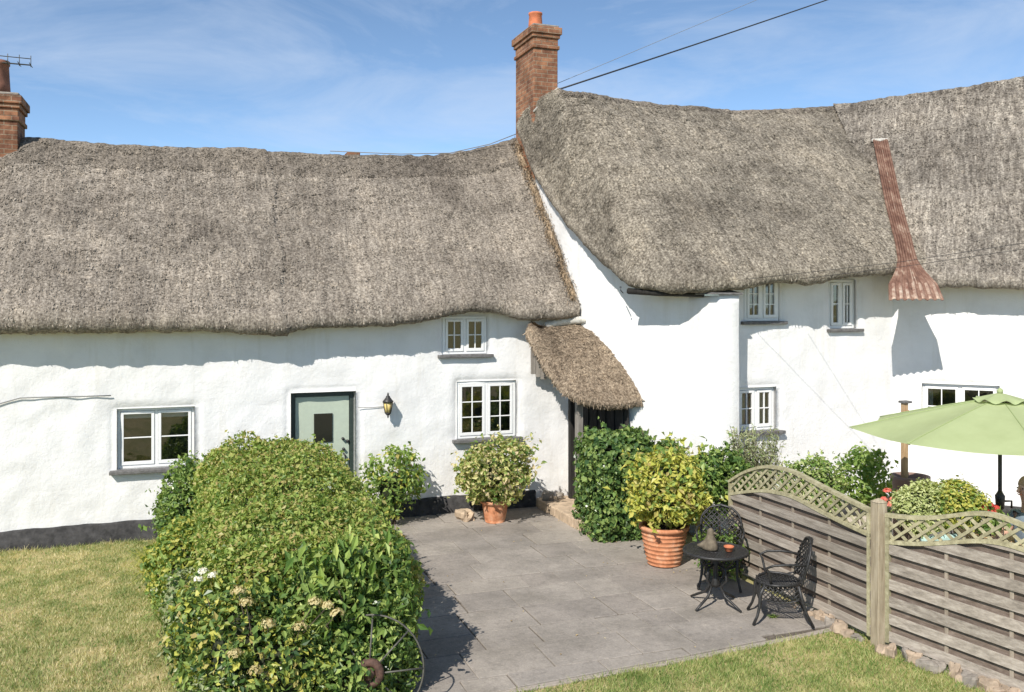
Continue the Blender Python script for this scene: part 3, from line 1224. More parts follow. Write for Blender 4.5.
# chimneys
def chimney(parent, x0, x1, y0, y1, z0, ztop, mat, pots=(), bands=True, name='chimney', potmat=None):
    m = MB()
    m.box(x0, x1, y0, y1, z0, ztop - .42, None)
    ch = m.build(name, mat, parent, .012)
    m = MB()
    if bands:
        m.box(x0 - .03, x1 + .03, y0 - .03, y1 + .03, ztop - .42, ztop - .35)
        m.box(x0 - .005, x1 + .005, y0 - .005, y1 + .005, ztop - .35, ztop - .22)
        m.box(x0 - .035, x1 + .035, y0 - .035, y1 + .035, ztop - .22, ztop - .15)
        m.box(x0 - .065, x1 + .065, y0 - .065, y1 + .065, ztop - .15, ztop - .02)
    m.build('chimney_cap', mat, ch, .012)
    m = MB()
    m.box(x0 - .02, x1 + .02, y0 - .02, y1 + .02, ztop - .018, ztop + .03)
    m.build('flaunching', STONE2, ch, .02)
    for (x, y, r, h) in pots:
        m = MB()
        m.lathe([(r * 1.12, 0), (r * 1.05, h * .3), (r * .95, h * .86), (r * 1.04, h * .9), (r * 1.04, h), (r * .8, h), (r * .75, h * .3)], (x, y, ztop + .01), 20)
        m.build('chimney_pot', potmat or TERRA, ch)
    return ch


chimney(cot, -3.30, -2.47, 16.0, 16.7, 5.0, 6.64, BRICK_D, [(-2.80, 16.3, .17, .56), (-3.14, 16.35, .17, .5)], potmat=m_simple('dark_pot', lin(128, 88, 72), .85, nscale=8, var=.4, bump=.006))  # pots in a darker, browner, more mottled clay
m = MB()
pc = at_v(354, 153, 18.4)
m.box(pc[0] - .13, pc[0] + .13, 18.4, 18.8, 3.0, pc[2] + .03)
m.build('rear_chimney', BRICK, cot, .02)

# ================================================================== GABLED COTTAGE (middle range and bent right wing)
VM = 11.5
house = thing('thatched_cottage', 'taller white thatched cottage with raking gable, brick chimney and bent wing, on the right', 'cottage', (9.0, VM, 0))
# plan of the gable: straight behind, canted in front, then the buttress
plan = [(6.05, 16.6), (6.05, 13.9), (6.07, 13.5), (6.16, 13.15), (6.36, 12.72), (6.62, 12.2), (6.85, 11.75), (7.02, 11.42)]
tops = [7.2, 5.1, 4.75, 4.45, 4.12, 3.85, 3.8, 3.8]
tops = [6.55, 4.98, 4.70, 4.46, 4.13, 3.80, 3.72, 3.72]
A = resample([(p[0], p[1], t) for p, t in zip(plan, tops)], 100, 3)
nz = 70
V, Fc = [], []
for i in range(len(A)):
    t = A[min(i + 1, len(A) - 1), :2] - A[max(i - 1, 0), :2]
    t /= np.linalg.norm(t)
    nrm = np.array([t[1], -t[0]])
    zs = np.linspace(-.1, A[i, 2], nz)
    Q = np.stack([np.full(nz, A[i, 0] * 1.0), np.full(nz, A[i, 1]), zs], 1)
    dsp = .035 * fbm(Q * .9, 3, 9) + .008 * vnoise(Q * 5, 10) + .004 * vnoise(Q * 13, 12)
    for k in range(nz):
        V.append((A[i, 0] + nrm[0] * dsp[k], A[i, 1] + nrm[1] * dsp[k], zs[k]))
for i in range(len(A) - 1):
    for k in range(nz - 1):
        Fc.append((i * nz + k, (i + 1) * nz + k, (i + 1) * nz + k + 1, i * nz + k + 1))
arr_obj('gable_wall', np.array(V), Fc, WHITE, house, smooth=True)

# buttress at the corner
m = MB()
bp = [(6.96, 11.56), (7.03, 11.38), (7.035, 11.355), (7.10, 11.20), (7.165, 11.085), (7.18, 11.065), (7.20, 11.06), (7.36, 11.045), (7.485, 11.04), (7.50, 11.05), (7.50, 11.07), (7.50, 11.6)]
nzb = 30
V, Fc = [], []
for k in range(nzb):
    z = -.1 + (3.47 + .1) * k / (nzb - 1)
    lean = .05 * (1 - k / (nzb - 1)) ** 1.5
    for (x, y) in bp:
        q = .012 * vnoise(np.array([[x * 3, y * 3, z * 2.]]), 4)[0]
        V.append((x - lean * .35 + q * .4, y - lean + q, z))
nb = len(bp)
for k in range(nzb - 1):
    for i in range(nb - 1):
        Fc.append((k * nb + i, k * nb + i + 1, (k + 1) * nb + i + 1, (k + 1) * nb + i))
Fc.append(tuple((nzb - 1) * nb + i for i in range(nb)))
m.add(V, Fc, 0, True)
m.build('buttress', WHITE, house)
m = MB()
m.prism([(6.86, 11.34), (7.06, 11.0), (7.52, 10.98), (7.52, 11.5), (6.95, 11.5)], 3.475, [3.50, 3.50, 3.50, 3.58, 3.58])
m.build('buttress_cap', SLATE, house, .008)

MO, ME, MN = (0, VM, 0), (1, 0, 0), (0, 1, 0)
W4 = (7.93, 8.55, 3.08, 3.74)
W5 = (9.49, 9.99, 2.95, 3.72)
W6 = (7.82, 8.49, 1.42, 2.08)
wall_panel(house, 'front_wall', MO, ME, MN, 7.46, 10.75, 4.05, [W4, W5, W6], WHITE, seed=8, amp=.6)
window(house, MO, ME, MN, *W4, 2, 2, 3, recess=.05, sill_out=.06, curtain=.16, label='upper window beside the buttress')
window(house, MO, ME, MN, *W5, 2, [1, 2], 2, recess=.07, sill_out=.06, curtain=.25, label='tall narrow upper window by the inner corner')
window(house, MO, ME, MN, *W6, 2, 2, 2, recess=.09, curtain=.42, label='lower window with pale curtains')

P0 = np.array([10.69, VM, 0])
WE = np.array([math.cos(R(46)), -math.sin(R(46)), 0])
WN = np.array([math.sin(R(46)), math.cos(R(46)), 0])
W7 = (.43, 1.52, 1.34, 2.08)
wall_panel(house, 'wing_wall', P0, WE, WN, -.06, 6.5, 3.9, [W7], WHITE, seed=12, amp=.5)
window(house, P0, WE, WN, *W7, 2, 2, 2, recess=.10, curtain=.12, label='window of the bent wing behind the parasol')
m = MB()
fw = frame_of(P0, WE, WN)
m.box(.05, 6.5, -.03, .02, -.1, .26, fw)
m.box(7.55, 10.66, -.03, .02, -.1, .26, frame_of(MO, ME, MN))
m.build('plinth', PLINTH, house, .01)

# roof of the middle range
ridm = [(561, 90.5), (575, 92), (590, 94.5), (620, 99), (660, 104.5), (700, 108.5), (740, 110.5), (780, 110), (820, 108), (850, 106), (880, 109), (960, 125)]
VRM = 14.6
rm = np.array([at_v(a, b, VRM) for a, b in ridm])
Rz = lambda u: float(np.interp(u, rm[:, 0], rm[:, 2]))
ctrl = []
EC = [((518, 133), 16.0, 6.23, (1, 0)), ((530, 166), 15.4, 6.23, (1, 0)), ((548, 200), 14.5, 6.23, (1, 0)), ((570, 231), 13.55, 6.25, (1, 0)),
      ((600, 263), 12.72, 6.33, (.95, .3)), ((630, 289), 11.85, 6.48, (.8, .6)), ((665, 292), 11.33, 6.72, (.6, .8)), ((700, 292), 11.08, 7.02, (.2, .97)),
      ((737, 290), 10.98, None, (0, 1)), ((760, 286), 10.98, None, (0, 1)), ((782, 281), 10.98, None, (0, 1)), ((792, 285), 10.98, None, (0, 1)), ((818, 285), 10.98, None, (0, 1)),
      ((832, 279), 10.98, None, (0, 1)), ((858, 277), 10.98, None, (0, 1)), ((885, 275), 10.98, None, (0, 1)), ((905, 273), 10.98, None, (0, 1)), ((1000, 271), 10.98, None, (0, 1)), ((1040, 270), 10.98, None, (0, 1))]
for (pp_, vv, ru, nn_) in EC:
    p = at_v(pp_[0], pp_[1], vv)
    ru = p[0] if ru is None else ru
    ctrl.append([*p, ru, VRM, Rz(ru), nn_[0], nn_[1]])
A = resample(ctrl, 330, 3)
NNm = np.concatenate([A[:, 6:8] / np.linalg.norm(A[:, 6:8], axis=1, keepdims=True), np.zeros((len(A), 1))], 1)
roofM, bvhM, GM = thatch(house, 'roof', A[:, :3], A[:, 3:6], NNm, THATCH_MID, seed=33, tufts=115000, ridge=.025, ridge_mat=THATCH_RIDGE, bulge=.12)

# roof of the bent wing
tt = np.linspace(0, 1, 250)
te = .10 + 6.5 * tt
tr = np.where(tt < .5, -1.25 + (te - .10 + 1.25 * 1.0) * 1.0, te)
tr = -1.25 + (6.6 + 1.25) * tt
te = np.interp(tr, [-1.25, -.6, .2, 1.6, 3.0, 6.6], [.12, .35, .75, 1.75, 3.0, 6.6])
Ew = (P0 - WN * .47)[None] + WE[None] * te[:, None]
Ew[:, 2] = 3.56 + .02 * np.sin(te * 2.1)
Rw = (P0 + WN * 3.1)[None] + WE[None] * tr[:, None]
for q_ in Rw:
    dep = q_[0] * SY + q_[1] * CY
    px_ = CX + F * (q_[0] * CY - q_[1] * SY) / dep
    py_ = np.interp(px_, [844, 866, 887, 920, 948, 985, 1024, 1400], [104, 101, 98, 94, 89, 83, 76, 20])
    q_[2] = min(CAM_H + (HY - py_) / F * dep, 8.1)
Nw = np.tile(WN, (len(tt), 1))
roofW, bvhW, GW = thatch(house, 'wing_roof', Ew, Rw, Nw, THATCH_R, back=tuple(WN), seed=47, tufts=85000, ridge=.0, bulge=.12)

# rusty tin valley gutter: a corrugated strip that flares out over the corner
def top_z(x, y):
    zz = []
    for b in (bvhM, bvhW):
        h = b.ray_cast(Vector((x, y, 12)), Vector((0, 0, -1)))
        if h[0] is not None: zz.append(h[0].z)
    return max(zz) if zz else 3.6


T0, T1 = np.array([11.87, 13.08]), np.array([10.47, 10.98])
axis = (T1 - T0) / np.linalg.norm(T1 - T0)
perp = np.array([-axis[1], axis[0]])
if perp[0] < 0: perp = -perp
LT = np.linalg.norm(T1 - T0)
nl_, nw_ = 64, 73
over = .80                                                   # run of the lip beyond the eave corner
zs_ = []
for i in range(nl_ + 1):
    d_ = (LT + over) * i / nl_
    c = T0 + axis * min(d_, LT - .25)
    zs_.append((max(top_z(*c), top_z(*(c + perp * .05)), top_z(*(c - perp * .05))) + .05, d_))
zv = np.array([z for z, d in zs_])
k_ = np.ones(9) / 9
zv = np.convolve(np.pad(zv, 4, mode='edge'), k_, 'valid')
i0 = max(i for i in range(nl_ + 1) if zs_[i][1] < LT - .28)
V = []
for i in range(nl_ + 1):
    d_ = zs_[i][1]
    z = zv[i] if i <= i0 else zv[i0] - (d_ - zs_[i0][1]) * .92
    c = T0 + axis * d_
    fl = np.interp(d_, [0, LT - .1, LT + over * .15, LT + over * .36, LT + over * .56, LT + over * .68, LT + over], [.125, .13, .14, .19, .28, .34, .375])
    for k in range(nw_):
        a = k / (nw_ - 1) * 2 - 1
        q = c + perp * a * fl
        V.append((q[0], q[1], z + .05 * abs(a) * max(0, 1 - d_ / LT) + .014 * math.cos(a * 7.5 * math.pi)))
V = np.array(V).reshape(nl_ + 1, nw_, 3)
n1 = nw_
Fc = [(i * n1 + k, i * n1 + k + 1, (i + 1) * n1 + k + 1, (i + 1) * n1 + k) for i in range(nl_) for k in range(n1 - 1)]
tmi = []
for i in range(nl_):
    for k in range(n1 - 1):
        a = (k + .5) / (nw_ - 1) * 2 - 1
        crest = math.cos(a * 7.5 * math.pi) > .25
        lip = zs_[i][1] > LT + over * .62
        strip = abs(a - .1) < .10 and vnoise(np.array([[i * .2, k * .5, 2.]]), 3)[0] > -.15
        tmi.append(1 if (crest and lip) or (strip and not lip) else 0)
tin = arr_obj('valley_gutter', V.reshape(-1, 3), Fc, [TIN, TIN_PALE], house, tmi, smooth=True)
sd = tin.modifiers.new('thickness', 'SOLIDIFY')
sd.thickness = .006
m = MB()
c = V[0].mean(axis=0)
m.box(-.14, .14, -.04, .03, -.03, .03, frame_of(c, (perp[0], perp[1], 0), (axis[0], axis[1], 0)))
m.build('gutter_cap', MORTAR, tin, .02)

# chimney of the gable
chimney(house, 6.03, 6.51, 15.4, 16.36, 5.2, 8.46, BRICK, [(6.19, 15.72, .125, .31)])
m = MB()
for (y, z, sz) in ((16.15, 6.1, .16), (15.95, 6.0, .13), (15.75, 5.78, .12), (15.6, 5.6, .1)):
    m.box(5.94, 6.06, y - sz, y + sz * .6, z - sz * .8, z + sz)
m.build('brick_shoulder', BRICK, house, .03)
m = MB()
pa = [at_v(518, 132, 15.95), at_v(534, 110, 15.38), at_v(546, 97, 15.33), at_v(559, 87, 15.3)]
m.tube([Vector(p) + Vector((0, .02, -.03)) for p in pa[1:]], [.02, .035, .035], 8)
m.build('flashing', MORTAR, house)

# wall plate showing under the eave of the canted corner
m = MB()
pl = [at_v(628, 291, 11.95), at_v(660, 293, 11.5), at_v(704, 294, 11.25)]
m.tube(pl, .045, 6)
m.build('wall_plate', BOARDS_D, house)

# ------------------------------------------------------------------ thatched porch in the corner
porch = thing('porch', 'little sloping thatched porch in the corner over the side door', 'porch', (5.9, 13.0, 0))
n_ = 60
El, Er = at_v(573, 404, 12.42), at_v(641, 404, 12.22)
lft = [at_v(527, 337, 13.45), at_v(541, 366, 13.1), at_v(560, 393, 12.7), at_v(578, 404, 12.45), at_v(600, 409, 12.3), at_v(620, 409, 12.25), at_v(641, 405, 12.25)]
rgt = [at_v(535, 329, 13.55), at_v(545, 326, 13.6), at_v(556, 323, 13.65), at_v(566, 321, 13.65), at_v(574, 320, 13.6), at_v(580, 319, 13.5), at_v(588, 321, 13.3)]
nvec = [(.9, .3), (.85, .5), (.7, .7), (.4, .9), (.1, 1), (0, 1), (0, 1)]
A = resample([[*a, *b, *c] for a, b, c in zip(lft, rgt, nvec)], 70, 3)
NP = np.concatenate([A[:, 6:8] / np.linalg.norm(A[:, 6:8], axis=1, keepdims=True), np.zeros((len(A), 1))], 1)
Ep, Rp = A[:, :3].copy(), A[:, 3:6].copy()
ns_ = len(Ep)
up = np.array([0, 0, 1.])
rows = [Ep + NP * .3 + up * .12, Ep + NP * .1 + up * .0, Ep, Ep - NP * .03 + up * .05, Ep - NP * .02 + up * .1]
S0 = Ep + NP * .03 + up * .15
for k in range(45):
    t = k / 44
    rows.append(S0 + (Rp - S0) * t + up * .10 * math.sin(math.pi * t))
Gd = np.array(rows)
dS, dT = np.gradient(Gd, axis=1), np.gradient(Gd, axis=0)
Nr = np.cross(dS, dT)
Nr /= np.linalg.norm(Nr, axis=2, keepdims=True) + 1e-9
fl = Gd.reshape(-1, 3)
Gd = Gd + Nr * (.02 * fbm(fl * 3, 2, 5) + .012 * vnoise(fl * 18, 3) + .01 * vnoise(fl * 34, 4)).reshape(Gd.shape[:2])[:, :, None]
nr = len(rows)
idx = np.arange(nr * ns_).reshape(nr, ns_)
Fc = np.stack([idx[:-1, :-1], idx[:-1, 1:], idx[1:, 1:], idx[1:, :-1]], -1).reshape(-1, 4)
rng = np.random.default_rng(9)
nT = 9000
i, j = rng.integers(1, nr - 1, nT), rng.integers(0, ns_ - 1, nT)
fu = rng.random((nT, 1))
Pt = Gd[i, j] * (1 - fu) + Gd[i, j + 1] * fu
nn = Nr[i, j]
dn = -dT[i, j]; dn /= np.linalg.norm(dn, axis=1, keepdims=True) + 1e-9
D = dn + nn * rng.uniform(.03, .3, (nT, 1)) + np.cross(nn, dn) * rng.normal(0, .45, (nT, 1))
D /= np.linalg.norm(D, axis=1, keepdims=True)
W = np.cross(D, nn) * rng.uniform(.005, .012, (nT, 1))
ln = rng.uniform(.03, .08, (nT, 1))
TV = np.stack([Pt + W, Pt - W, Pt + D * ln - W * .4, Pt + D * ln + W * .4], 1).reshape(-1, 3)
ro = arr_obj('roof', np.concatenate([Gd.reshape(-1, 3), TV]), np.concatenate([Fc, np.arange(4 * nT).reshape(-1, 4) + nr * ns_]), THATCH_P, porch)
s_ = np.zeros(len(ro.data.polygons), bool); s_[:len(Fc)] = True
ro.data.polygons.foreach_set('use_smooth', s_)
m = MB()
m.tube([at_v(545, 325, 13.58), at_v(560, 322, 13.6), at_v(575, 320, 13.52), at_v(586, 320, 13.3)], [.05, .075, .075, .05], 8)
m.build('mortar_fillet', MORTAR, ro)
# dark post, boarding and side cheek
m = MB()
pq = at_v(572, 440, 13.5)
m.box(pq[0] - .045, pq[0] + .045, 13.46, 13.56, .1, 2.3)
m.build('post', BOARDS_D, porch, .008)
m = MB()
c0, c1 = np.array([6.10, 13.30]), np.array([6.50, 12.42])
dx = (c1 - c0) / np.linalg.norm(c1 - c0)
nx = np.array([-dx[1], dx[0]])
if nx[0] > 0: nx = -nx
fb = frame_of((c0[0] + nx[0] * .08, c0[1] + nx[1] * .08, 0), (dx[0], dx[1], 0), (nx[0], nx[1], 0))
Lb = np.linalg.norm(c1 - c0)
for k in range(11):
    a = Lb * k / 11
    m.box(a + .004, a + Lb / 11 - .004, 0, .025 + (.018 if k % 2 else 0), .18, 1.98, fb)
m.build('side_door', BOARDS_D, porch, .004)
m = MB()
pq = at_v(579, 425, 12.75)
m.box(pq[0] - .05, pq[0] + .05, 12.7, 12.8, .18, 1.95)
m.build('post', GREYPLANK, porch, .008)
m = MB()
for k, (xa, xb, yb, yt) in enumerate([(531, 535.5, 374, 344), (535.8, 540.5, 377, 350), (540.8, 546, 379, 358)]):
    a_, b_ = at_v(xa, yt, 13.62), at_v(xb, yb, 13.62)
    m.box(a_[0], b_[0], 13.61, 13.64, b_[2], a_[2] + .1)
m.build('side_cheek', GREYPLANK, porch, .004)

# ------------------------------------------------------------------ wall lamp
lp = at_v(388, 406, VW - .15)
lamp = thing('wall_lamp', 'black lantern with amber glass on the white wall beside the green door', 'wall lamp', tuple(lp))
m = MB()
m.tube([lp + [0, .19, .02], lp + [0, .10, .0], lp + [0, .06, .06], lp + [0, .0, .19]], .012, 8)
m.tube([lp + [0, .19, .02], lp + [0, .165, .02]], .05, 12)
m.build('bracket', IRON, lamp)
m = MB()
m.lathe([(.045, -.10), (.07, .06)], lp, 6)
m.build('lantern_glass', AMBER, lamp)
m = MB()
m.lathe([(.086, .06), (.082, .075), (.05, .115), (.03, .14), (.034, .15), (.012, .165), (.016, .18), (0.0, .215)], lp, 12)
m.lathe([(.0, -.19), (.014, -.17), (.01, -.15), (.03, -.135), (.052, -.11), (.050, -.10)], lp, 12)
for k in range(6):
    a = math.pi * k / 3
    m.tube([lp + [.047 * math.cos(a), .047 * math.sin(a), -.1], lp + [.073 * math.cos(a), .073 * math.sin(a), .06]], .006, 5)
m.build('lantern_frame', IRON, lamp)


# ------------------------------------------------------------------ cables and aerial
def cable(name, label, pts, r, mat=CABLE, sag=0, n=20, group=None):
    P = [np.array(p, float) for p in pts]
    if len(P) == 2 and sag:
        P = [P[0] + (P[1] - P[0]) * t - np.array([0, 0, 4 * sag * t * (1 - t)]) for t in np.linspace(0, 1, n)]
    m = MB()
    m.tube(P, r, 6)
    o = m.build(name, mat)
    return tag(o, label, 'cable', group)


cable('overhead_cable', 'dark thick overhead cable climbing from the gable ridge to the upper right sky', [at_v(560, 89, 15.0), at_d(1120, -110, 44)], .015, sag=.2)
cable('overhead_cable', 'faint thin overhead wire running above the thicker cable from the chimney', [at_v(556, 84, 15.6), at_d(1120, -160, 60)], .005, CABLEG, sag=.15)
cable('ridge_cable', 'thin wire sagging along the ridge of the long left thatch up to the chimney', [at_v(330, 151, 16.32), at_v(400, 154, 16.3), at_v(450, 153, 16.25), at_v(490, 144, 16.2), at_v(516, 134, 16.1)], .008, CABLEG)
cable('overhead_cable', 'upper of the two dark wires crossing in front of the right wing thatch', [at_v(748, 279, 10.85), at_d(900, 262, 11.0), at_d(1024, 243, 9.6), at_d(1150, 218, 8.5), at_d(1500, 150, 7.0), at_d(2600, 10, 5.5)], .003)
cable('overhead_cable', 'lower of the two dark wires crossing in front of the right wing thatch', [at_v(800, 279, 10.85), at_d(900, 267, 11.0), at_d(1024, 249, 9.6), at_d(1150, 226, 8.5), at_d(1500, 162, 7.0), at_d(2600, 25, 5.5)], .0028)
cable('wall_cable', 'thin grey cable clipped along the white wall left of the wide window', [at_v(a, b, VW - .02) for a, b in ((-60, 420), (-20, 410), (2, 403), (20, 398), (48, 397), (80, 396.5), (111, 395.5))], .008, CABLEG)
cable('lamp_cable', 'thin wire running across the wall into the lantern', [at_v(a, b, VW - .03) for a, b in ((358, 407.5), (372, 407.5), (385, 406.5))], .005, CABLEG)
m = MB()
g0 = at_v(621, 287, 12.1)
m.tube([g0 + [.08, .2, 0], g0, g0 + [-.01, -.01, -.05], g0 + [.05, .03, -.09]], .008, 6)
tag(m.build('cable_bracket', CABLE), 'small hooked cable bracket on the white gable below the eave', 'bracket')

aer = thing('tv_aerial', 'thin metal television aerial above the brick chimney at far left', 'aerial', (-3.55, 16.3, 6.0))
m = MB()
zt = CAM_H + 241 / 900 * 14.2
m.tube([(-3.55, 16.3, 5.6), (-3.55, 16.3, zt + .2)], .018, 8)
m.build('mast', GREYIRON, aer)
m = MB()
pA, pB = np.array((-3.75, 16.3, zt)), np.array((-2.30, 16.1, zt - .06))
m.tube([pA, pB], .011, 6)
m.tube([pA + [0, 0, .12], pB + [0, 0, .10]], .007, 6)
m.build('boom', GREYIRON, aer)
m = MB()
for k in range(9):
    c = pA + (pB - pA) * (.08 + .115 * k)
    m.tube([c + [0, -.16, .0], c + [0, .16, .0]], .006, 5)
    m.tube([c + [0, 0, -.03], c + [0, 0, .15]], .006, 5)
m.build('element', GREYIRON, aer)

# ================================================================== PLANTING
# the big clipped hedge in front of the door
hedge = thing('hedge', 'big clipped green hedge block in the lawn in front of the green door', 'hedge', (1.1, 10.0, 0))
def hedge_sdf(P):
    Q = P.copy()
    Q[:, 2] = P[:, 2] - .095 * (P[:, 1] - 8.0)
    Q[:, 2] = Q[:, 2] + np.clip(P[:, 0] - 1.15, 0, 1) ** 1.5 * (.25 + .30 * np.clip((P[:, 1] - 8.5) / 3.5, 0, 1)) * .5
    d = rbox((.18, 7.75, -.3), (2.0, 12.15, 1.24), .34)(Q)
    return d + .13 * fbm(P * 1.7, 2, 31) + .075 * vnoise(P * 5, 33)
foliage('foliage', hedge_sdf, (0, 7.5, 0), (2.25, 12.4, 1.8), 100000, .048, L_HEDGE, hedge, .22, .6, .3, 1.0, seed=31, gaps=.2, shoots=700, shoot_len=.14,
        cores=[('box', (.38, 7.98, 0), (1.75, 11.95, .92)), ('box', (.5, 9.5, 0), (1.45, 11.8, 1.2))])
stems(hedge, (1.1, 9.5, 0), [(.8, 9, 1), (1.3, 10, 1.1), (1, 11, 1.2), (1.4, 8.6, .9)], .03)

# mixed planting round its near end and lawn side
cb = thing('climbing_shrub', 'broad leaved climbing shrub with long bright leaves over the near end of the hedge', 'shrub', (1.5, 7.55, 0))
sdf = lumpy(union(ell((1.38, 7.72, .62), (.46, .36, .62)), ell((1.0, 7.7, .72), (.5, .34, .55)), ell((1.62, 8.1, .8), (.3, .5, .48))), .12, 3.5, 41)
foliage('foliage', sdf, (.4, 7.2, 0), (2.4, 8.7, 1.5), 7500, .085, L_BROAD, cb, .26, .48, .3, .85, seed=41, droop=1.0, mats2=L_DARK, share=.5, gaps=.05, shoots=80, shoot_len=.2)
rng = np.random.default_rng(77)
LP_ = np.array([at_v(a, b, vv) for a, b, vv in ((318, 545, 7.6), (330, 552, 7.5), (345, 560, 7.45), (300, 560, 7.45), (360, 570, 7.4), (388, 548, 7.6), (375, 556, 7.5), (312, 575, 7.4), (350, 540, 7.6))])
LP_ = np.repeat(LP_, 5, 0) + rng.normal(size=(45, 3)) * .07
LN_ = rng.normal(size=(45, 3)) * .5 + [0, -.8, .6]
LN_ /= np.linalg.norm(LN_, axis=1, keepdims=True)
V, Fc = leaf_faces(LP_, LN_, .13, .33, rng, 6)
arr_obj('foliage', V, Fc, L_BROAD, cb)
stems(cb, (1.5, 7.6, 0), [(1.4, 7.6, .9), (1.8, 7.7, .8), (1.0, 7.6, .9), (1.2, 7.5, 1.0), (1.9, 7.9, 1.1)], .014)

ds = thing('dark_shrub', 'dark small leaved shrub low at the near right corner of the hedge', 'shrub', (1.7, 7.5, 0))
sdf = lumpy(union(ell((1.55, 7.6, .35), (.34, .3, .42)), ell((1.25, 7.42, .3), (.42, .28, .36)), ell((1.72, 7.85, .55), (.2, .35, .5))), .12, 4.5, 43)
foliage('foliage', sdf, (.7, 7.0, 0), (2.3, 8.3, 1.1), 8000, .055, L_DARK, ds, .16, .6, .3, .8, seed=43, mats2=L_BROAD, share=.3,
        cores=[('ell', (1.55, 7.65, .35), (.22, .2, .3)), ('ell', (1.3, 7.5, .28), (.3, .18, .24))])
stems(ds, (1.7, 7.6, 0), [(1.6, 7.6, .5), (1.8, 7.7, .6), (1.4, 7.5, .4)])

hy = thing('hydrangea', 'hydrangea with fading cream flower heads on the lawn side of the near hedge end', 'shrub', (.5, 7.7, 0))
sdf = lumpy(union(ell((.45, 7.72, .5), (.42, .4, .55)), ell((.75, 7.45, .4), (.45, .3, .45)), ell((.2, 8.2, .5), (.3, .45, .5))), .1, 4, 45)
foliage('foliage', sdf, (-.2, 7.0, 0), (1.3, 8.8, 1.2), 8500, .06, L_DARK, hy, .24, .6, .35, .9, seed=45, mats2=L_YEL, share=.3, gaps=.1, shoots=60, shoot_len=.18,
        cores=[('ell', (.45, 7.75, .45), (.25, .25, .38)), ('ell', (.75, 7.5, .34), (.28, .18, .3))])
hp = [at_v(a, b, vv) for a, b, vv in ((238, 592, 7.42), (246, 604, 7.35), (207, 598, 7.7), (268, 625, 7.25), (315, 603, 7.25), (327, 607, 7.22), (337, 614, 7.2), (300, 628, 7.2), (318, 628, 7.2), (234, 655, 7.2), (255, 672, 7.1), (205, 575, 8.0), (290, 616, 7.22), (345, 606, 7.22))]
flower_heads(hy, hp[:2] + hp[3:8] + hp[9:11], .066, P_CREAM, 90, .022)
flower_heads(hy, [at_v(a, b, vv) for a, b, vv in ((203, 572, 8.05), (213, 576, 8.0), (198, 580, 8.0))], .05, P_WHITE, 70, .02, seed=8)
stems(hy, (.5, 7.7, 0), hp[:8], .008)

ls = shrub('leafy_shrub', 'loose green shrub with upright sprigs at the far lawn corner of the hedge', 'shrub', (.05, 12.05, .72), (.42, .55, .72), 7000, .06, L_GREEN, 51, amp=.12, mats2=L_DARK, share=.4)
ls2 = shrub('leafy_shrub', 'rounded yellow green shrub on the lawn side of the hedge below the wide window', 'shrub', (.0, 10.2, .55), (.40, .75, .55), 7500, .06, L_GREEN, 52, amp=.12, mats2=L_LIME, share=.4)
ls3 = shrub('leafy_shrub', 'blue green low shrub on the lawn side halfway along the hedge', 'shrub', (.10, 8.95, .36), (.33, .5, .42), 5000, .05, L_GREY, 53, amp=.12, mats2=L_DARK, share=.45)
ls4 = shrub('leafy_shrub', 'small low green shrub at the bottom edge beside the bare lawn patch', 'shrub', (.28, 7.55, .2), (.3, .35, .28), 3500, .045, L_GREY, 54, amp=.1, mats2=L_GREEN, share=.5)


def grass_clump(name, label, c, r, h, n, mat, seed):
    rng = np.random.default_rng(seed)
    t = thing(name, label, 'grass clump', tuple(c))
    c = np.array(c, float)
    V, Fc = [], []
    for k in range(n):
        a = rng.uniform(0, 2 * np.pi)
        d = np.array([math.cos(a), math.sin(a), 0])
        sidev = np.array([-d[1], d[0], 0])
        b = c + d * r * .25 * rng.random()
        hh, rr = h * rng.uniform(.6, 1.1), r * rng.uniform(.4, 1.1)
        w = rng.uniform(.006, .012)
        o = len(V)
        for i in range(5):
            s = i / 4
            p = b + d * rr * s ** 1.4 + np.array([0, 0, hh * math.sin(min(s * 1.25, 1.25) * math.pi / 2 * .95) * (1 - .25 * s * s)])
            ww = w * (1 - s * .9)
            V += [p - sidev * ww, p + sidev * ww]
        Fc += [(o + 2 * i, o + 2 * i + 1, o + 2 * i + 3, o + 2 * i + 2) for i in range(4)]
    arr_obj('blades', np.array(V), np.array(Fc), mat, t)
    return t


grass_clump('grass_clump', 'arching lime yellow grass clump at the lawn side of the hedge', (-.22, 11.0, 0), .5, .62, 260, L_LIME, 5)
grass_clump('grass_clump', 'small arching green grass clump among shrubs beside the hedge', (-.1, 9.7, 0), .35, .45, 150, L_GREEN, 6)

q = at_z(773, 618, .02)
grass_clump('weed_tuft', 'tiny green weed growing in the paving under the near iron chair', (q[0], q[1], .015), .07, .05, 40, L_GREEN, 8)
# leaf litter blown over the paving
rng = np.random.default_rng(21)
n_ = 420
LPt = np.stack([rng.uniform(1.9, 6.2, n_), rng.uniform(7.6, 13.7, n_), np.full(n_, .034)], 1)
dn_ = np.minimum(np.minimum(np.abs(LPt[:, 0] - 2.0), np.abs(LPt[:, 0] - 6.2)), np.minimum(np.hypot(LPt[:, 0] - 4.4, LPt[:, 1] - 13), np.hypot(LPt[:, 0] - 5.7, LPt[:, 1] - 10.3)))
LPt = LPt[rng.random(n_) < .18 + np.exp(-dn_ / .35)]
LNn = rng.normal(size=LPt.shape) * .25 + [0, 0, 1]
LNn /= np.linalg.norm(LNn, axis=1, keepdims=True)
V, Fc = leaf_faces(LPt, LNn, .026, .55, rng, 0)
lit = arr_obj('leaf_litter', V, Fc, m_leaf('dry_leaf', mk((150, 124, 84), (188, 168, 124), (206, 196, 160)), .1, .7))
tag(lit, 'small dry leaves scattered over the grey paving', 'leaf litter', None, 'stuff')

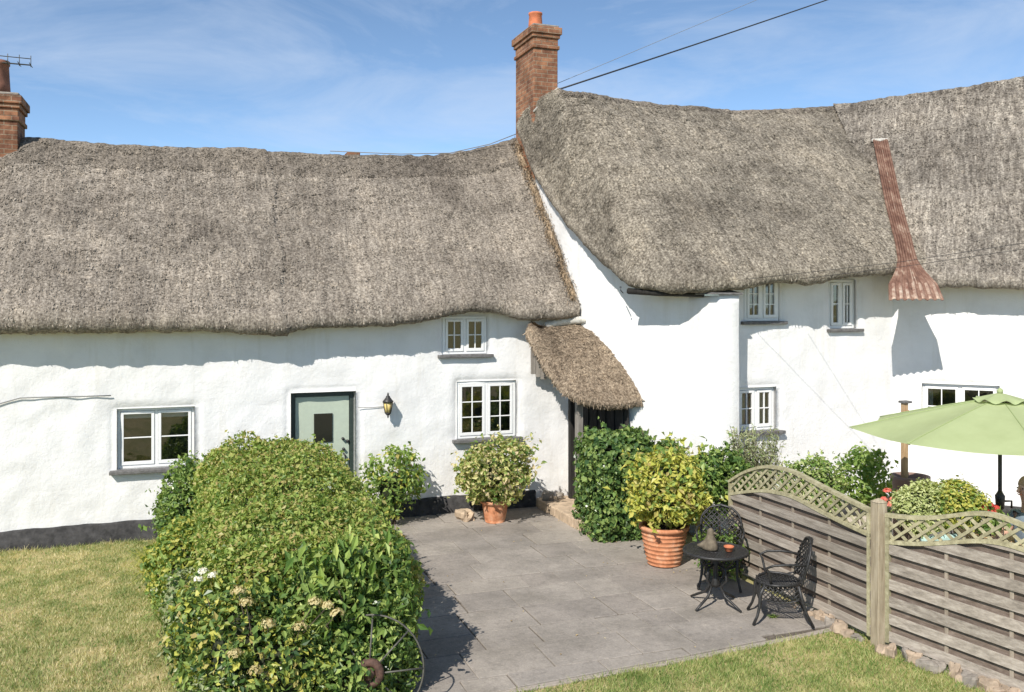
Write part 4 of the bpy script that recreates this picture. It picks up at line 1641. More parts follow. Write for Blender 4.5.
# bush beside the door
shrub('rose_bush', 'small leafy bush against the white wall right of the green door', 'bush', (2.95, 13.35, .58), (.44, .28, .48), 1900, .08, L_GREEN, 61, amp=.2, mats2=L_YEL, share=.14)

# potted variegated shrub
def ribbed_pot(name, label, c, rt, rb, h, mat, ribs, rim=.03, soil=True):
    t = thing(name, label, 'plant pot', tuple(c))
    prof = [(rb * .97, 0), (rb, .01)]
    for k in range(max(ribs, 1) * 6 + 1):
        s = k / (max(ribs, 1) * 6)
        r = rb + (rt - rb) * s ** .8
        prof.append((r + .012 * max(0, math.cos(s * ribs * 2 * math.pi)) * (ribs > 0), .01 + (h - .06) * s))
    prof += [(rt + rim, h - .045), (rt + rim, h), (rt - .02, h), (rt - .03, h - .06)]
    m = MB()
    m.lathe(prof, c, 36)
    m.build('pot', mat, t)
    m = MB()
    m.lathe([(0.001, h - .05), (rt - .03, h - .055)], c, 24)
    m.build('soil', SOIL, t)
    return t


pc = at_z(495, 521, .03)
ribbed_pot('terracotta_pot', 'plain terracotta pot by the cottage wall holding the pale variegated shrub', (pc[0], pc[1], .022), .20, .15, .34, TERRA_P, 0)
shrub('variegated_shrub', 'pale cream and green variegated shrub growing in the pot under the twelve pane window', 'shrub', (pc[0] + .0, pc[1], .76), (.60, .5, .45), 4600, .075, L_VARI, 71, base=(pc[0], pc[1], .3), lobes=7, shoots=90, amp=.2, mats2=L_GREEN, share=.25)
pd = at_z(664, 563, .03)
ribbed_pot('terracotta_pot', 'large ribbed terracotta pot behind the round table', (pd[0], pd[1], .022), .29, .20, .50, TERRA_P, 8)
shrub('yellow_shrub', 'golden yellow leaved shrub growing in the large ribbed terracotta pot', 'shrub', (pd[0] + .06, pd[1], .98), (.62, .55, .58), 4800, .08, L_YEL, 72, base=(pd[0], pd[1], .45), lobes=6, shoots=60, amp=.15, mats2=L_GREEN, share=.22)

# ivy block by the porch
iv = thing('ivy_bush', 'dense dark green ivy block between the porch and the large terracotta pot', 'ivy', (5.85, 11.75, 0))
sdf = lumpy(union(rbox((5.42, 11.3, -.2), (6.35, 12.2, 1.46), .2), ell((6.5, 11.45, .75), (.4, .4, .55))), .11, 3, 81)
foliage('foliage', sdf, (5.15, 11.0, 0), (7.0, 12.45, 1.9), 18000, .068, L_IVY, iv, .2, .8, .25, .75, seed=81, droop=.8, gaps=.28, shoots=130, shoot_len=.2,
        cores=[('box', (5.62, 11.52, 0), (6.2, 12.05, 1.24))], mats2=L_GREEN, share=.12)
stems(iv, (5.9, 11.8, 0), [(5.7, 11.7, 1.2), (6.2, 11.8, 1.3)], .02)
sp = MB()
for a, b, c_, d_ in ((648, 470, 642, 430), (665, 470, 690, 445), (650, 460, 655, 440), (700, 470, 712, 452), (690, 475, 702, 455)):
    p, q = at_v(a, b, 11.5), at_v(c_, d_, 11.5)
    sp.tube([p, (p + q) / 2 + [.02, 0, .03], q], .006, 5)
sp.build('sprig', BARK, iv)
shrub('climbing_shrub', 'leafy green climber sprawling over the near end of the fence beside the yellow shrub', 'shrub', tuple(at_v(716, 482, 10.1)), (.50, .40, .42), 2900, .08, L_GREEN, 82, base=(6.55, 10.1, 0), amp=.16, mats2=L_DARK, share=.4)
shrub('leafy_shrub', 'low green leaves behind the black iron chairs at the foot of the fence', 'shrub', (6.15, 9.45, .3), (.28, .32, .34), 1500, .06, L_GREEN, 83, amp=.14)

# ------------------------------------------------------------------ neighbour's planting behind the fence
def spiky(name, label, c, r, h, n, mat, seed):
    rng = np.random.default_rng(seed)
    t = thing(name, label, 'shrub', tuple(c))
    c = np.array(c, float)
    m = MB()
    Ps, Ns = [], []
    for k in range(n):
        a = rng.uniform(0, 2 * np.pi)
        d = np.array([math.cos(a), math.sin(a), 0]) * r * rng.uniform(.2, 1)
        tip = c + d + np.array([0, 0, h * rng.uniform(.65, 1.05)])
        m.tube([c + d * .15, c + d * .55 + [0, 0, h * .5], tip], [.006, .004, .002], 4)
        for s in np.linspace(.35, 1, 26):
            p = c + d * (.15 + .85 * s) + np.array([0, 0, (tip[2] - c[2]) * s])
            Ps.append(p + rng.normal(size=3) * .012)
            Ns.append(rng.normal(size=3))
    m.build('stem', BARK, t)
    Ps, Ns = np.array(Ps), np.array(Ns)
    Ns /= np.linalg.norm(Ns, axis=1, keepdims=True)
    V, Fc = leaf_faces(Ps, Ns, .068, .28, rng, -.6)
    arr_obj('foliage', V, Fc, mat, t)
    return t


q = at_v(755, 470, 10.4)
spiky('rosemary', 'wispy grey green rosemary in front of the lower curtained window', (q[0], q[1], .2), .42, 1.4, 150, L_GREY, 91)
shrub('leafy_shrub', 'low spreading green shrub just behind the wavy trellis of the far panel', 'shrub', tuple(at_v(815, 484, 9.2)), (.5, .4, .36), 4000, .05, L_GREEN, 92, amp=.12, mats2=L_PALE, share=.35)
rs = shrub('rose_bush', 'tall open rose bush with coral flowers beside the brown planter', 'bush', tuple(at_v(868, 478, 9.3)), (.33, .33, .38), 1700, .07, L_GREEN, 93, amp=.2, depth=.3, core=0, mats2=L_GREEN, share=.4)
flower_heads(rs, [at_v(a, b, 8.35) for a, b in ((887, 491), (893, 500), (899, 494), (904, 501), (890, 505), (898, 507), (906, 489), (884, 500))], .05, P_PINK, 50, .03, seed=12)
shrub('domed_shrub', 'pale lime domed shrub just behind the fence post', 'shrub', tuple(at_v(918, 507, 7.55)), (.29, .28, .26), 4200, .04, L_PALE, 94, amp=.05, up=.9, gaps=.5, core=.8, shoots=10, depth=.09)
shrub('domed_shrub', 'bright green domed shrub behind the near fence panel', 'shrub', tuple(at_v(954, 504, 7.4)), (.31, .28, .22), 4200, .045, L_LIME, 95, amp=.06, mats2=L_GREEN, share=.4, up=.9, gaps=.5, core=.8, shoots=20, depth=.09)
gr = shrub('geranium', 'red flowering geranium just behind the trellis beside the parasol pole', 'plant', tuple(at_v(992, 520, 7.2)), (.17, .16, .13), 600, .05, L_GREEN, 96, amp=.06)
flower_heads(gr, [at_v(a, b, 7.15) for a, b in ((984, 507), (990, 505), (996, 508), (987, 512), (993, 512))], .04, P_RED, 50, .025, seed=14)

pp = at_d(910, 470, 12.4)
t = thing('planter', 'tall brown clay planter standing against the white wall behind the roses', 'planter', (pp[0], pp[1], .012))
m = MB()
m.lathe([(.19, 0), (.21, .02), (.245, .85), (.26, .93), (.26, .97), (.235, .97), (.225, .85)], (pp[0], pp[1], .012), 28)
m.build('pot', CLAYPOT, t)
m = MB(); m.lathe([(.001, .88), (.225, .88)], (pp[0], pp[1], .012), 20); m.build('soil', SOIL, t)
po = at_d(904.5, 440, 12.35)
t = thing('wooden_post', 'tan wooden post with a small dark cap rising out of the brown planter', 'post', (po[0], po[1], .85))
ztop = CAM_H - 103 / 900 * 12.35
m = MB(); m.box(po[0] - .035, po[0] + .035, po[1] - .035, po[1] + .035, .85, ztop); m.build('shaft', TANWOOD, t, .008)
m = MB(); m.box(po[0] - .055, po[0] + .08, po[1] - .06, po[1] + .06, ztop, ztop + .03); m.build('cap', SLATE, t, .006)
m = MB(); m.tube([(po[0] - .04, po[1] - .06, ztop - .22), (po[0] - .06, po[1] - .07, ztop - .16), (po[0] + .02, po[1] - .06, ztop - .1)], [.03, .035, .012], 8); m.build('finial', TERRA, t)

# ================================================================== FENCE
fence = thing('garden_fence', 'grey horizontal board fence with wavy trellis top between the two gardens', 'fence', (6.4, 7.5, 0))
FA, FB = np.array([6.42, 9.65]), np.array([6.40, 7.16])
FC_, FD = np.array([6.42, 6.98]), np.array([6.98, 4.65])


def fence_panel(A, B, zt, zb, z0a, z0b, name='fence_panel'):
    """zt/zb: heights of the trellis top and board top against share of the length"""
    A, B = np.array(A), np.array(B)
    L = np.linalg.norm(B - A)
    d = (B - A) / L
    nrm = np.array([d[1], -d[0]])
    if nrm[0] > 0: nrm = -nrm                               # towards the lawn
    fr = lambda a, b, z: (A[0] + d[0] * a + nrm[0] * b, A[1] + d[1] * a + nrm[1] * b, z)
    T = lambda a: float(np.interp(a / L, *zt))
    Bz = lambda a: float(np.interp(a / L, *zb))
    S = np.linspace(0, L, 49)
    ks = np.exp(-.5 * (np.arange(-6, 7) / 2.6) ** 2); ks /= ks.sum()
    Ts = np.convolve(np.pad([T(s) for s in S], 6, mode='reflect', reflect_type='odd'), ks, 'valid')
    Bs = np.convolve(np.pad([Bz(s) for s in S], 6, mode='reflect', reflect_type='odd'), ks, 'valid')
    T = lambda a: float(np.interp(a, S, Ts))
    Bz = lambda a: float(np.interp(a, S, Bs))
    Z0 = lambda a: z0a + (z0b - z0a) * a / L
    front, rear = MB(), MB()
    pitch, hb = .168, .098
    for layer, (mb, boff, sh) in enumerate(((front, .012, 0), (rear, -.022, pitch / 2))):
        k = 0
        while True:
            zl = .02 + sh + k * pitch
            if zl > 1.3: break
            k += 1
            seg = []
            for s in S:
                lo = Z0(s) + zl
                hi = min(Z0(s) + zl + hb + (.012 if layer else 0), Bz(s) - .01)
                seg.append((s, lo, hi) if hi - lo > .012 else None)
            run = []
            for q in seg + [None]:
                if q: run.append(q)
                else:
                    if len(run) > 2:
                        V, Fc = [], []
                        wv = random.uniform(-.003, .003)
                        for (s, lo, hi) in run:
                            V += [fr(s, boff, lo + wv), fr(s, boff, hi + wv), fr(s, boff + .013, hi + wv), fr(s, boff + .013, lo + wv)]
                        n = len(run)
                        for i in range(n - 1):
                            for e in range(4):
                                f = (e + 1) % 4
                                Fc.append((4 * i + e, 4 * i + f, 4 * i + 4 + f, 4 * i + 4 + e))
                        Fc += [(0, 1, 2, 3), (4 * n - 1, 4 * n - 2, 4 * n - 3, 4 * n - 4)]
                        mb.add(V, Fc)
                    run = []
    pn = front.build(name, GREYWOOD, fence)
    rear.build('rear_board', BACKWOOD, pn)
    for a in np.linspace(.02, L - .02, 5):
        m = MB()
        m.box(a - .018, a + .018, -.008, .006, Z0(a), Bz(a) - .012, fr)
        m.build('batten', BATTENWOOD, pn, .003)
    # trellis: curved rails and crossing laths clipped between them
    m = MB()
    for Zf in (T, Bz):
        V, Fc = [], []
        for s in S:
            z = Zf(s)
            V += [fr(s, -.025, z - .018), fr(s, -.025, z + .018), fr(s, .032, z + .018), fr(s, .032, z - .018)]
        n = len(S)
        for i in range(n - 1):
            for e in range(4):
                f = (e + 1) % 4
                Fc.append((4 * i + e, 4 * i + f, 4 * i + 4 + f, 4 * i + 4 + e))
        Fc += [(0, 1, 2, 3), (4 * n - 1, 4 * n - 2, 4 * n - 3, 4 * n - 4)]
        m.add(V, Fc)
    m.box(-.0, .04, -.024, .03, z0a, T(0) - .02, fr)
    m.box(L - .04, L, -.024, .03, z0b, T(L) - .02, fr)
    for sgn, boff in ((1, .006), (-1, -.008)):
        for c in np.arange(-1.5, L + 1.5, .15):
            pts = []
            for s in np.linspace(0, L, 240):
                z = sgn * (s - c) * .8 + 1.15
                if Bz(s) + .01 < z < T(s) - .01:
                    pts.append((s, z))
            if len(pts) > 3:
                (s0, z0), (s1, z1) = pts[0], pts[-1]
                w = .0135
                dxx, dzz = (s1 - s0), (z1 - z0)
                ll = math.hypot(dxx, dzz)
                px_, pz_ = -dzz / ll * w, dxx / ll * w
                V = []
                for b in (boff, boff + .012):
                    V += [fr(s0 - px_, b, z0 - pz_), fr(s1 - px_, b, z1 - pz_), fr(s1 + px_, b, z1 + pz_), fr(s0 + px_, b, z0 + pz_)]
                m.add(V, [(0, 1, 2, 3), (7, 6, 5, 4), (0, 4, 5, 1), (1, 5, 6, 2), (2, 6, 7, 3), (3, 7, 4, 0)])
    m.build('trellis', TRELLISWOOD, pn)
    return pn


fence_panel(FA, FB, ([0, .12, .3, .5, .7, .85, 1], [1.13, 1.30, 1.46, 1.49, 1.41, 1.36, 1.31]), ([0, .12, .3, .5, .7, .85, 1], [.97, 1.06, 1.17, 1.21, 1.14, 1.10, 1.07]), .06, .07)
fence_panel(FC_, FD, ([0, .12, .24, .34, .43, .55, .75, 1], [1.31, 1.335, 1.40, 1.49, 1.545, 1.475, 1.36, 1.30]), ([0, .12, .24, .35, .45, .55, .75, 1], [1.05, 1.09, 1.165, 1.25, 1.30, 1.285, 1.15, 1.05]), .08, .0)
for (x, y, h) in ((6.405, 7.07, 1.42), (7.0, 4.55, 1.4)):
    m = MB()
    m.box(x - .055, x + .055, y - .055, y + .055, -.1, h)
    V = [(x - .06, y - .06, h), (x + .06, y - .06, h), (x + .06, y + .06, h), (x - .06, y + .06, h), (x, y, h + .04)]
    m.add(V, [(0, 1, 4), (1, 2, 4), (2, 3, 4), (3, 0, 4)])
    m.build('fence_post', POSTWOOD, fence, .006)


# rubble stones along the foot of the fence
def stone(x, y, z, s, mat, seed, label, group=None, name='stone'):
    rng = np.random.default_rng(seed)
    nu, nv = 14, 9
    V = []
    for i in range(nv):
        ph = -math.pi / 2 + math.pi * (i + .02) / (nv - .96)
        for k in range(nu):
            th = 2 * math.pi * k / nu
            V.append((math.cos(ph) * math.cos(th), math.cos(ph) * math.sin(th), math.sin(ph)))
    V = np.array(V)
    V = np.sign(V) * np.abs(V) ** .55
    V = V * (1 + .55 * fbm(V * 1.1, 2, seed)[:, None] + .16 * vnoise(V * 3.1, seed + 9)[:, None]) * np.array(s)
    a = rng.uniform(0, 3)
    V = np.stack([V[:, 0] * math.cos(a) - V[:, 1] * math.sin(a), V[:, 0] * math.sin(a) + V[:, 1] * math.cos(a), V[:, 2]], 1) + [x, y, z]
    Fc = [(i * nu + k, i * nu + (k + 1) % nu, (i + 1) * nu + (k + 1) % nu, (i + 1) * nu + k) for i in range(nv - 1) for k in range(nu)]
    o = arr_obj(name, V, Fc, mat, None, smooth=False)
    return tag(o, label, 'stone', group)


rs_ = random.Random(3)
k = 0
for (A_, B_, n_) in ((FC_ + [-.06, 0], FD + [-.06, 0], 22), (FB + [-.05, 1.1], FB + [-.05, .12], 9)):
    for i in range(n_):
        p = A_ + (B_ - A_) * (i + .5) / n_
        k += 1
        stone(p[0] + rs_.uniform(-.06, .02), p[1] + rs_.uniform(-.03, .03), .02, (rs_.uniform(.04, .10), rs_.uniform(.04, .09), rs_.uniform(.03, .085)),
              STONE if rs_.random() < .6 else STONE2, 100 + k, 'rough rubble stone half sunk in the grass under the fence boards', 'rubble stones under the fence')
q = at_z(465, 519, .03)
stone(q[0], q[1], .07, (.13, .1, .09), SAND, 200, 'lone pale rock on the patio by the black plinth left of the potted shrub')
q = at_z(553, 500, .17)
stone(q[0] - .05, q[1] + .1, .22, (.09, .08, .07), STONE2, 201, 'lumpy grey stone on the sandstone path at the porch wall')
stone(q[0] + .14, q[1] + .05, .23, (.06, .06, .05), STONE2, 202, 'smaller dark stone on the sandstone path nearest the porch post')

# ================================================================== IRON FURNITURE
def clip_lattice(mb, inside, lo, hi, step, to3, r, both=True, n=60):
    for sg in ((1, -1) if both else (1,)):
        for c in np.arange(lo[0] - (hi[1] - lo[1]) - step, hi[0] + (hi[1] - lo[1]) + step, step):
            run = []
            for t in np.linspace(lo[1], hi[1], n):
                x = c + sg * (t - (lo[1] + hi[1]) / 2)
                if inside(x, t): run.append((x, t))
                else:
                    if len(run) > 2: mb.tube([to3(*run[0]), to3(*run[len(run) // 2]), to3(*run[-1])], r, 5)
                    run = []
            if len(run) > 2: mb.tube([to3(*run[0]), to3(*run[len(run) // 2]), to3(*run[-1])], r, 5)


def make_chair(label, loc, rz, group):
    """cast iron armchair, facing local -y"""
    t = thing('garden_chair', label, 'chair', loc, 0, group)
    BASE[t.name] = np.zeros(3)
    SH, W, D = .42, .23, .22
    m = MB()
    ring = [(W * math.cos(a) * (1 + .08 * (math.sin(a) < 0)), D * math.sin(a), SH + .008 * math.cos(2 * a)) for a in np.linspace(0, 2 * math.pi, 28, endpoint=False)]
    m.tube(ring, .014, 6, True)
    clip_lattice(m, lambda x, y: (x / W) ** 2 + (y / D) ** 2 < 1, (-W, -D), (W, D), .05, lambda x, y: (x, y, SH - .012 * (1 - (x / W) ** 2)), .007)
    m.build('seat', IRON, t)
    m = MB()
    yb = lambda z: D - .02 + (z - SH) * .26
    def wb(z):
        s = (z - SH) / .46
        return W * (.92 + .12 * math.sin(s * math.pi)) * math.sqrt(max(0, 1 - max(0, (s - .55) / .45) ** 2.2))
    zs = np.linspace(SH, SH + .46, 14)
    out = [(-wb(z), yb(z) + .0, z) for z in zs] + [(wb(z), yb(z), z) for z in zs[::-1]]
    m.tube(out, .013, 6)
    curve = lambda x, z: (x, yb(z) + .05 * (1 - (x / W) ** 2) - .02, z)
    clip_lattice(m, lambda x, z: abs(x) < wb(z) and z > SH + .03, (-W, SH + .02), (W, SH + .46), .062, curve, .0075)
    for x0 in (-.11, 0, .11):
        m.tube([curve(x0 + .035 * math.cos(a), SH + .28 + .045 * math.sin(a)) for a in np.linspace(0, 2 * math.pi, 12, endpoint=False)], .007, 5, True)
    m.build('backrest', IRON, t)
    for sx in (-1, 1):
        m = MB()
        m.tube([(sx * W * .98, yb(SH + .22), SH + .22), (sx * (W + .035), .08, SH + .235), (sx * (W + .045), -.08, SH + .225), (sx * (W + .03), -.155, SH + .19), (sx * (W + .03), -.13, SH + .15), (sx * (W + .01), -.115, SH + .08), (sx * W * .9, -.1, SH)], .013, 7)
        m.build('arm', IRON, t)
        m = MB()
        m.tube([(sx * W * .78, -D * .72, SH), (sx * W * .88, -D * .95, SH - .10), (sx * W * .86, -D * .98, SH - .22), (sx * W * .95, -D * 1.1, .1), (sx * W * 1.05, -D * 1.3, .012)], [.018, .022, .017, .014, .016], 8)
        m.build('leg', IRON, t)
        m = MB()
        m.tube([(sx * W * .85, D * .8, SH), (sx * W * .9, D * .95, SH - .14), (sx * W * .95, D * 1.15, .14), (sx * W * 1.03, D * 1.45, .012)], [.017, .018, .015, .015], 8)
        m.build('leg', IRON, t)
    m = MB()
    zl = lambda x: SH - .19 + .08 * (x / W) ** 2
    for (yy, sgn) in ((-D * .93, -1),):
        clip_lattice(m, lambda x, z: abs(x) < W * .82 and zl(x) < z < SH - .01, (-W, SH - .2), (W, SH), .048, lambda x, z: (x, yy, z), .006)
        m.tube([(x, yy, zl(x)) for x in np.linspace(-W * .85, W * .85, 12)], .009, 6)
    for sx in (-1, 1):
        clip_lattice(m, lambda y, z: abs(y) < D * .85 and SH - .18 + 1.2 * y * y < z < SH - .01, (-D, SH - .2), (D, SH), .048, lambda y, z: (sx * W * .88, y, z), .006)
        m.tube([(sx * W * .88, y, SH - .18 + 1.2 * y * y) for y in np.linspace(-D * .85, D * .85, 10)], .009, 6)
    m.build('apron', IRON, t)
    t.rotation_euler = (0, 0, rz)
    return t


ch1 = make_chair('black iron chair beyond the round table, its back to the climber', (5.98, 9.20, .022), R(-35), 'black lattice iron garden chairs')
ch2 = copy_tree(ch1, None, label='black iron chair on the near side of the table, its back towards the fence')
ch2.location = (5.90, 7.98, .022)
ch2.rotation_euler = (0, 0, R(-118))

tb = thing('garden_table', 'round black iron lattice table on the patio between two iron chairs', 'table', (5.53, 8.60, .022))
B0 = np.array([5.53, 8.60, .022])
m = MB()
TH, TR = .60, .345
m.tube([B0 + [TR * math.cos(a), TR * math.sin(a), TH] for a in np.linspace(0, 2 * math.pi, 40, endpoint=False)], .017, 7, True)
m.tube([B0 + [.1 * math.cos(a), .1 * math.sin(a), TH] for a in np.linspace(0, 2 * math.pi, 20, endpoint=False)], .012, 6, True)
for c in np.arange(-TR, TR + .01, .030):
    hl = math.sqrt(max(0, TR * TR - c * c))
    if hl > .03:
        m.box(B0[0] + c - .0095, B0[0] + c + .0095, B0[1] - hl, B0[1] + hl, B0[2] + TH - .006, B0[2] + TH + .008)
for c in np.arange(-TR * .8, TR, .138):
    hl = math.sqrt(max(0, TR * TR - c * c))
    m.box(B0[0] - hl, B0[0] + hl, B0[1] + c - .012, B0[1] + c + .012, B0[2] + TH - .012, B0[2] + TH + .004)
m.build('tabletop', IRON, tb)
m = MB()
m.lathe([(.03, .2), (.05, .24), (.028, .3), (.026, .42), (.05, .46), (.03, .5), (.09, .585)], B0, 14)
m.build('column', IRON, tb)
for k in range(4):
    a = R(20) + k * math.pi / 2
    d = np.array([math.cos(a), math.sin(a), 0])
    m = MB()
    m.tube([B0 + d * .03 + [0, 0, .46], B0 + d * .13 + [0, 0, .42], B0 + d * .15 + [0, 0, .3], B0 + d * .07 + [0, 0, .22], B0 + d * .13 + [0, 0, .12], B0 + d * .25 + [0, 0, .06], B0 + d * .34 + [0, 0, .012]], [.012, .015, .013, .015, .016, .015, .013], 7)
    m.tube([B0 + d * .12 + [0, 0, .42], B0 + d * .22 + [0, 0, .5], B0 + d * .28 + [0, 0, .585]], .010, 6)
    m.build('leg', IRON, tb)

# things on the table
ob = B0 + [-.05, .02, TH + .012]
ORNSTONE = m_simple('lichen_stone', lin(104, 94, 78), .9, nscale=20, var=.4, bump=.006)
orn = thing('stone_ornament', 'grey brown bird shaped stone ornament sitting on the iron table', 'ornament', tuple(ob))
m = MB()
m.lathe([(.075, 0), (.088, .02), (.08, .06), (.062, .11), (.043, .15), (.038, .17), (.04, .19), (.034, .215), (.016, .235), (0, .24)], ob, 18, 0, .06)
m.tube([ob + [.02, -.03, .19], ob + [.06, -.06, .175]], [.015, .004], 7)
m.tube([ob + [-.04, .03, .06], ob + [-.085, .06, .04], ob + [-.12, .08, .04]], [.05, .03, .012], 8)
m.build('body', ORNSTONE, orn)
pb_ = B0 + [.10, -.11, TH + .012]
dish = thing('small_pot', 'tiny terracotta dish on the iron table beside the stone ornament', 'pot', tuple(pb_))
m = MB()
m.lathe([(.03, 0), (.036, .005), (.05, .045), (.056, .047), (.056, .06), (.045, .06), (.035, .02), (0.001, .018)], pb_, 20)
m.build('pot', TERRA, dish)

# old wheel leaning in the near shrubs
wc = at_d(372, 668, 7.40)
wh = thing('cart_wheel', 'old iron wheel with rusty hub leaning in the shrubs at the near hedge end', 'wheel', (wc[0], wc[1], 0))
rad = .425
rr_, uu_ = np.array([CY, -SY, 0]), np.array([.1 * SY, .1 * CY, .995])
fw_ = np.cross(rr_, uu_)
wp = lambda a, r: wc + rr_ * r * math.cos(a) + uu_ * r * math.sin(a) + fw_ * .17 * (1 - r / rad)
m = MB(); m.tube([wp(a, rad) for a in np.linspace(0, 2 * math.pi, 48, endpoint=False)], .008, 7, True); m.build('rim', GREYIRON, wh)
m = MB()
m.tube([wp(a, .085) - fw_ * -.0 for a in np.linspace(0, 2 * math.pi, 20, endpoint=False)], .036, 8, True)
m.tube([wc + fw_ * .04, wc + fw_ * .19], .045, 12)
m.build('hub', RUSTIRON, wh)
for k in range(8):
    a = k * math.pi / 4
    m = MB(); m.tube([wp(a, .08), wp(a, rad)], .008, 6); m.build('spoke', GREYIRON, wh)

# ================================================================== PARASOL
pu = at_d(1000, 480, 10.3)
par = thing('parasol', 'large pale green garden parasol standing beyond the fence', 'parasol', (pu[0], pu[1], .012))
UB = np.array([pu[0], pu[1], 0])
m = MB(); m.tube([UB + [0, 0, .05], UB + [0, 0, 2.28]], .022, 12); m.build('pole', POLE, par)
m = MB(); m.lathe([(.26, .012), (.27, .03), (.25, .07), (.06, .09), (.035, .12), (.035, .32)], UB, 28); m.build('base', POLE, par)
m = MB(); m.lathe([(.024, 1.0), (.045, 1.02), (.05, 1.1), (.055, 1.16), (.03, 1.2), (.023, 1.22)], UB, 12)
m.tube([UB + [.04, -.02, 1.1], UB + [.12, -.05, 1.1], UB + [.12, -.05, 1.02]], .012, 7); m.build('crank', POLE, par)
NR, Z0_, Z1_, RAD = 8, 2.28, 1.88, 1.62
A0_ = R(-58 + 22.5)
nsub, nrad = 10, 14
V, Fc = [], []
for i in range(nrad + 1):
    s = .12 + .88 * i / nrad
    for k in range(NR * nsub):
        f = (k % nsub) / nsub
        a = A0_ + 2 * math.pi * k / (NR * nsub)
        an = (k % nsub) / nsub * (2 * math.pi / NR)
        rr_k = math.cos(math.pi / NR) / math.cos(an - math.pi / NR)
        sag = math.sin(f * math.pi)
        r = RAD * s * (rr_k * (1 - .05 * sag * s))
        z = Z0_ - (Z0_ - Z1_) * (s ** 1.12) - .055 * sag * s * (1 - .3 * s)
        V.append((UB[0] + r * math.cos(a), UB[1] + r * math.sin(a), z))
n_ = NR * nsub
Fc = [(i * n_ + k, i * n_ + (k + 1) % n_, (i + 1) * n_ + (k + 1) % n_, (i + 1) * n_ + k) for i in range(nrad) for k in range(n_)]
can = arr_obj('canopy', np.array(V), Fc, CANOPY, par, smooth=True)
V = []
for i in range(6):
    s = i / 5
    for k in range(NR * 6):
        f = (k % 6) / 6
        a = A0_ + 2 * math.pi * k / (NR * 6)
        r = (.02 + .27 * s) * (1 - .10 * math.sin(f * math.pi) * s)
        z = Z0_ + .055 - .075 * s ** 1.1 - .012 * math.sin(f * math.pi) * s + (.018 * math.cos(f * 2 * math.pi) if i == 5 else 0)
        V.append((UB[0] + r * math.cos(a), UB[1] + r * math.sin(a), z))
n_ = NR * 6
Fc = [(i * n_ + k, i * n_ + (k + 1) % n_, (i + 1) * n_ + (k + 1) % n_, (i + 1) * n_ + k) for i in range(5) for k in range(n_)]
arr_obj('vent', np.array(V), Fc, CANOPY, can, smooth=True)
m = MB()
for k in range(NR):
    a = A0_ + 2 * math.pi * k / NR
    m.tube([(UB[0] + RAD * q_ * math.cos(a), UB[1] + RAD * q_ * math.sin(a), Z0_ - (Z0_ - Z1_) * q_ ** 1.12 + .003) for q_ in np.linspace(.12, 1, 12)], .006, 5)
sm_ = m.build('seam', m_simple('seam_cloth', lin(150, 164, 112), .9), can)
sm_['label'] = 'darker stitched seams running from the vent to the rim'
m = MB(); m.lathe([(.03, 2.33), (.035, 2.37), (.0, 2.40)], UB, 10); m.build('finial', CANOPY, par)
for k in range(NR):
    a = A0_ + 2 * math.pi * k / NR
    d = np.array([math.cos(a), math.sin(a), 0])
    m = MB()
    m.tube([UB + d * .03 + [0, 0, 2.235], UB + d * RAD * .5 + [0, 0, Z0_ - (Z0_ - Z1_) * (.5 ** 1.12) - .02], UB + d * RAD * .985 + [0, 0, Z1_ - .008]], .009, 6)
    m.build('rib', POLE, par)
    m = MB()
    m.tube([UB + d * .03 + [0, 0, 1.72], UB + d * RAD * .5 + [0, 0, Z0_ - (Z0_ - Z1_) * (.5 ** 1.12) - .03]], .008, 6)
    m.build('strut', POLE, par)
m = MB(); m.lathe([(.04, 1.69), (.05, 1.72), (.04, 1.76)], UB, 12); m.build('hub', POLE, par)

# ================================================================== PERSON beyond the fence, cut by the right edge
hp_ = at_d(1023, 489, 9.6)
PX, PY = hp_[0], hp_[1]
HZ = hp_[2]
bench = thing('garden_bench', 'plain wooden garden seat under the person behind the fence', 'bench', (PX + .05, PY, .012))
m = MB(); m.box(PX - .22, PX + .3, PY - .25, PY + .25, .40, .44); m.build('seat', TANWOOD, bench, .006)
for (x, y) in ((-.19, -.22), (-.19, .22), (.27, -.22), (.27, .22)):
    m = MB(); m.box(PX + x - .025, PX + x + .025, PY + y - .025, PY + y + .025, .012, .4); m.build('leg', TANWOOD, bench, .004)
m = MB()
for z in (.56, .68, .80): m.box(PX + .27, PX + .295, PY - .25, PY + .25, z, z + .07)
for y in (-.22, .22): m.box(PX + .296, PX + .33, PY + y - .02, PY + y + .02, .44, .88)
m.build('backrest', TANWOOD, bench, .004)


def skin_body(name, pts, edges, rads, mat, parent, root=0, sub=2):
    me = bpy.data.meshes.new(name)
    me.from_pydata([tuple(np.array(p) - BASE[parent.name]) if parent else tuple(p) for p in pts], edges, [])
    ob = bpy.data.objects.new(name, me)
    if parent is None: BASE[ob.name] = np.zeros(3)
    link(ob, parent)
    sk = ob.modifiers.new('skin', 'SKIN')
    for i, r in enumerate(rads):
        me.skin_vertices[0].data[i].radius = (r, r) if not isinstance(r, tuple) else r
        me.skin_vertices[0].data[i].use_root = (i == root)
    sb = ob.modifiers.new('sub', 'SUBSURF')
    sb.levels = sb.render_levels = sub
    me.materials.append(mat)
    for p in me.polygons: p.use_smooth = True
    sk.use_smooth_shade = True
    return ob


per = thing('person', 'seated person in a blue grey shirt, cut off by the right edge', 'person', (PX, PY, .012))
hx = PX + .03
c0 = np.array([hx, PY, HZ])
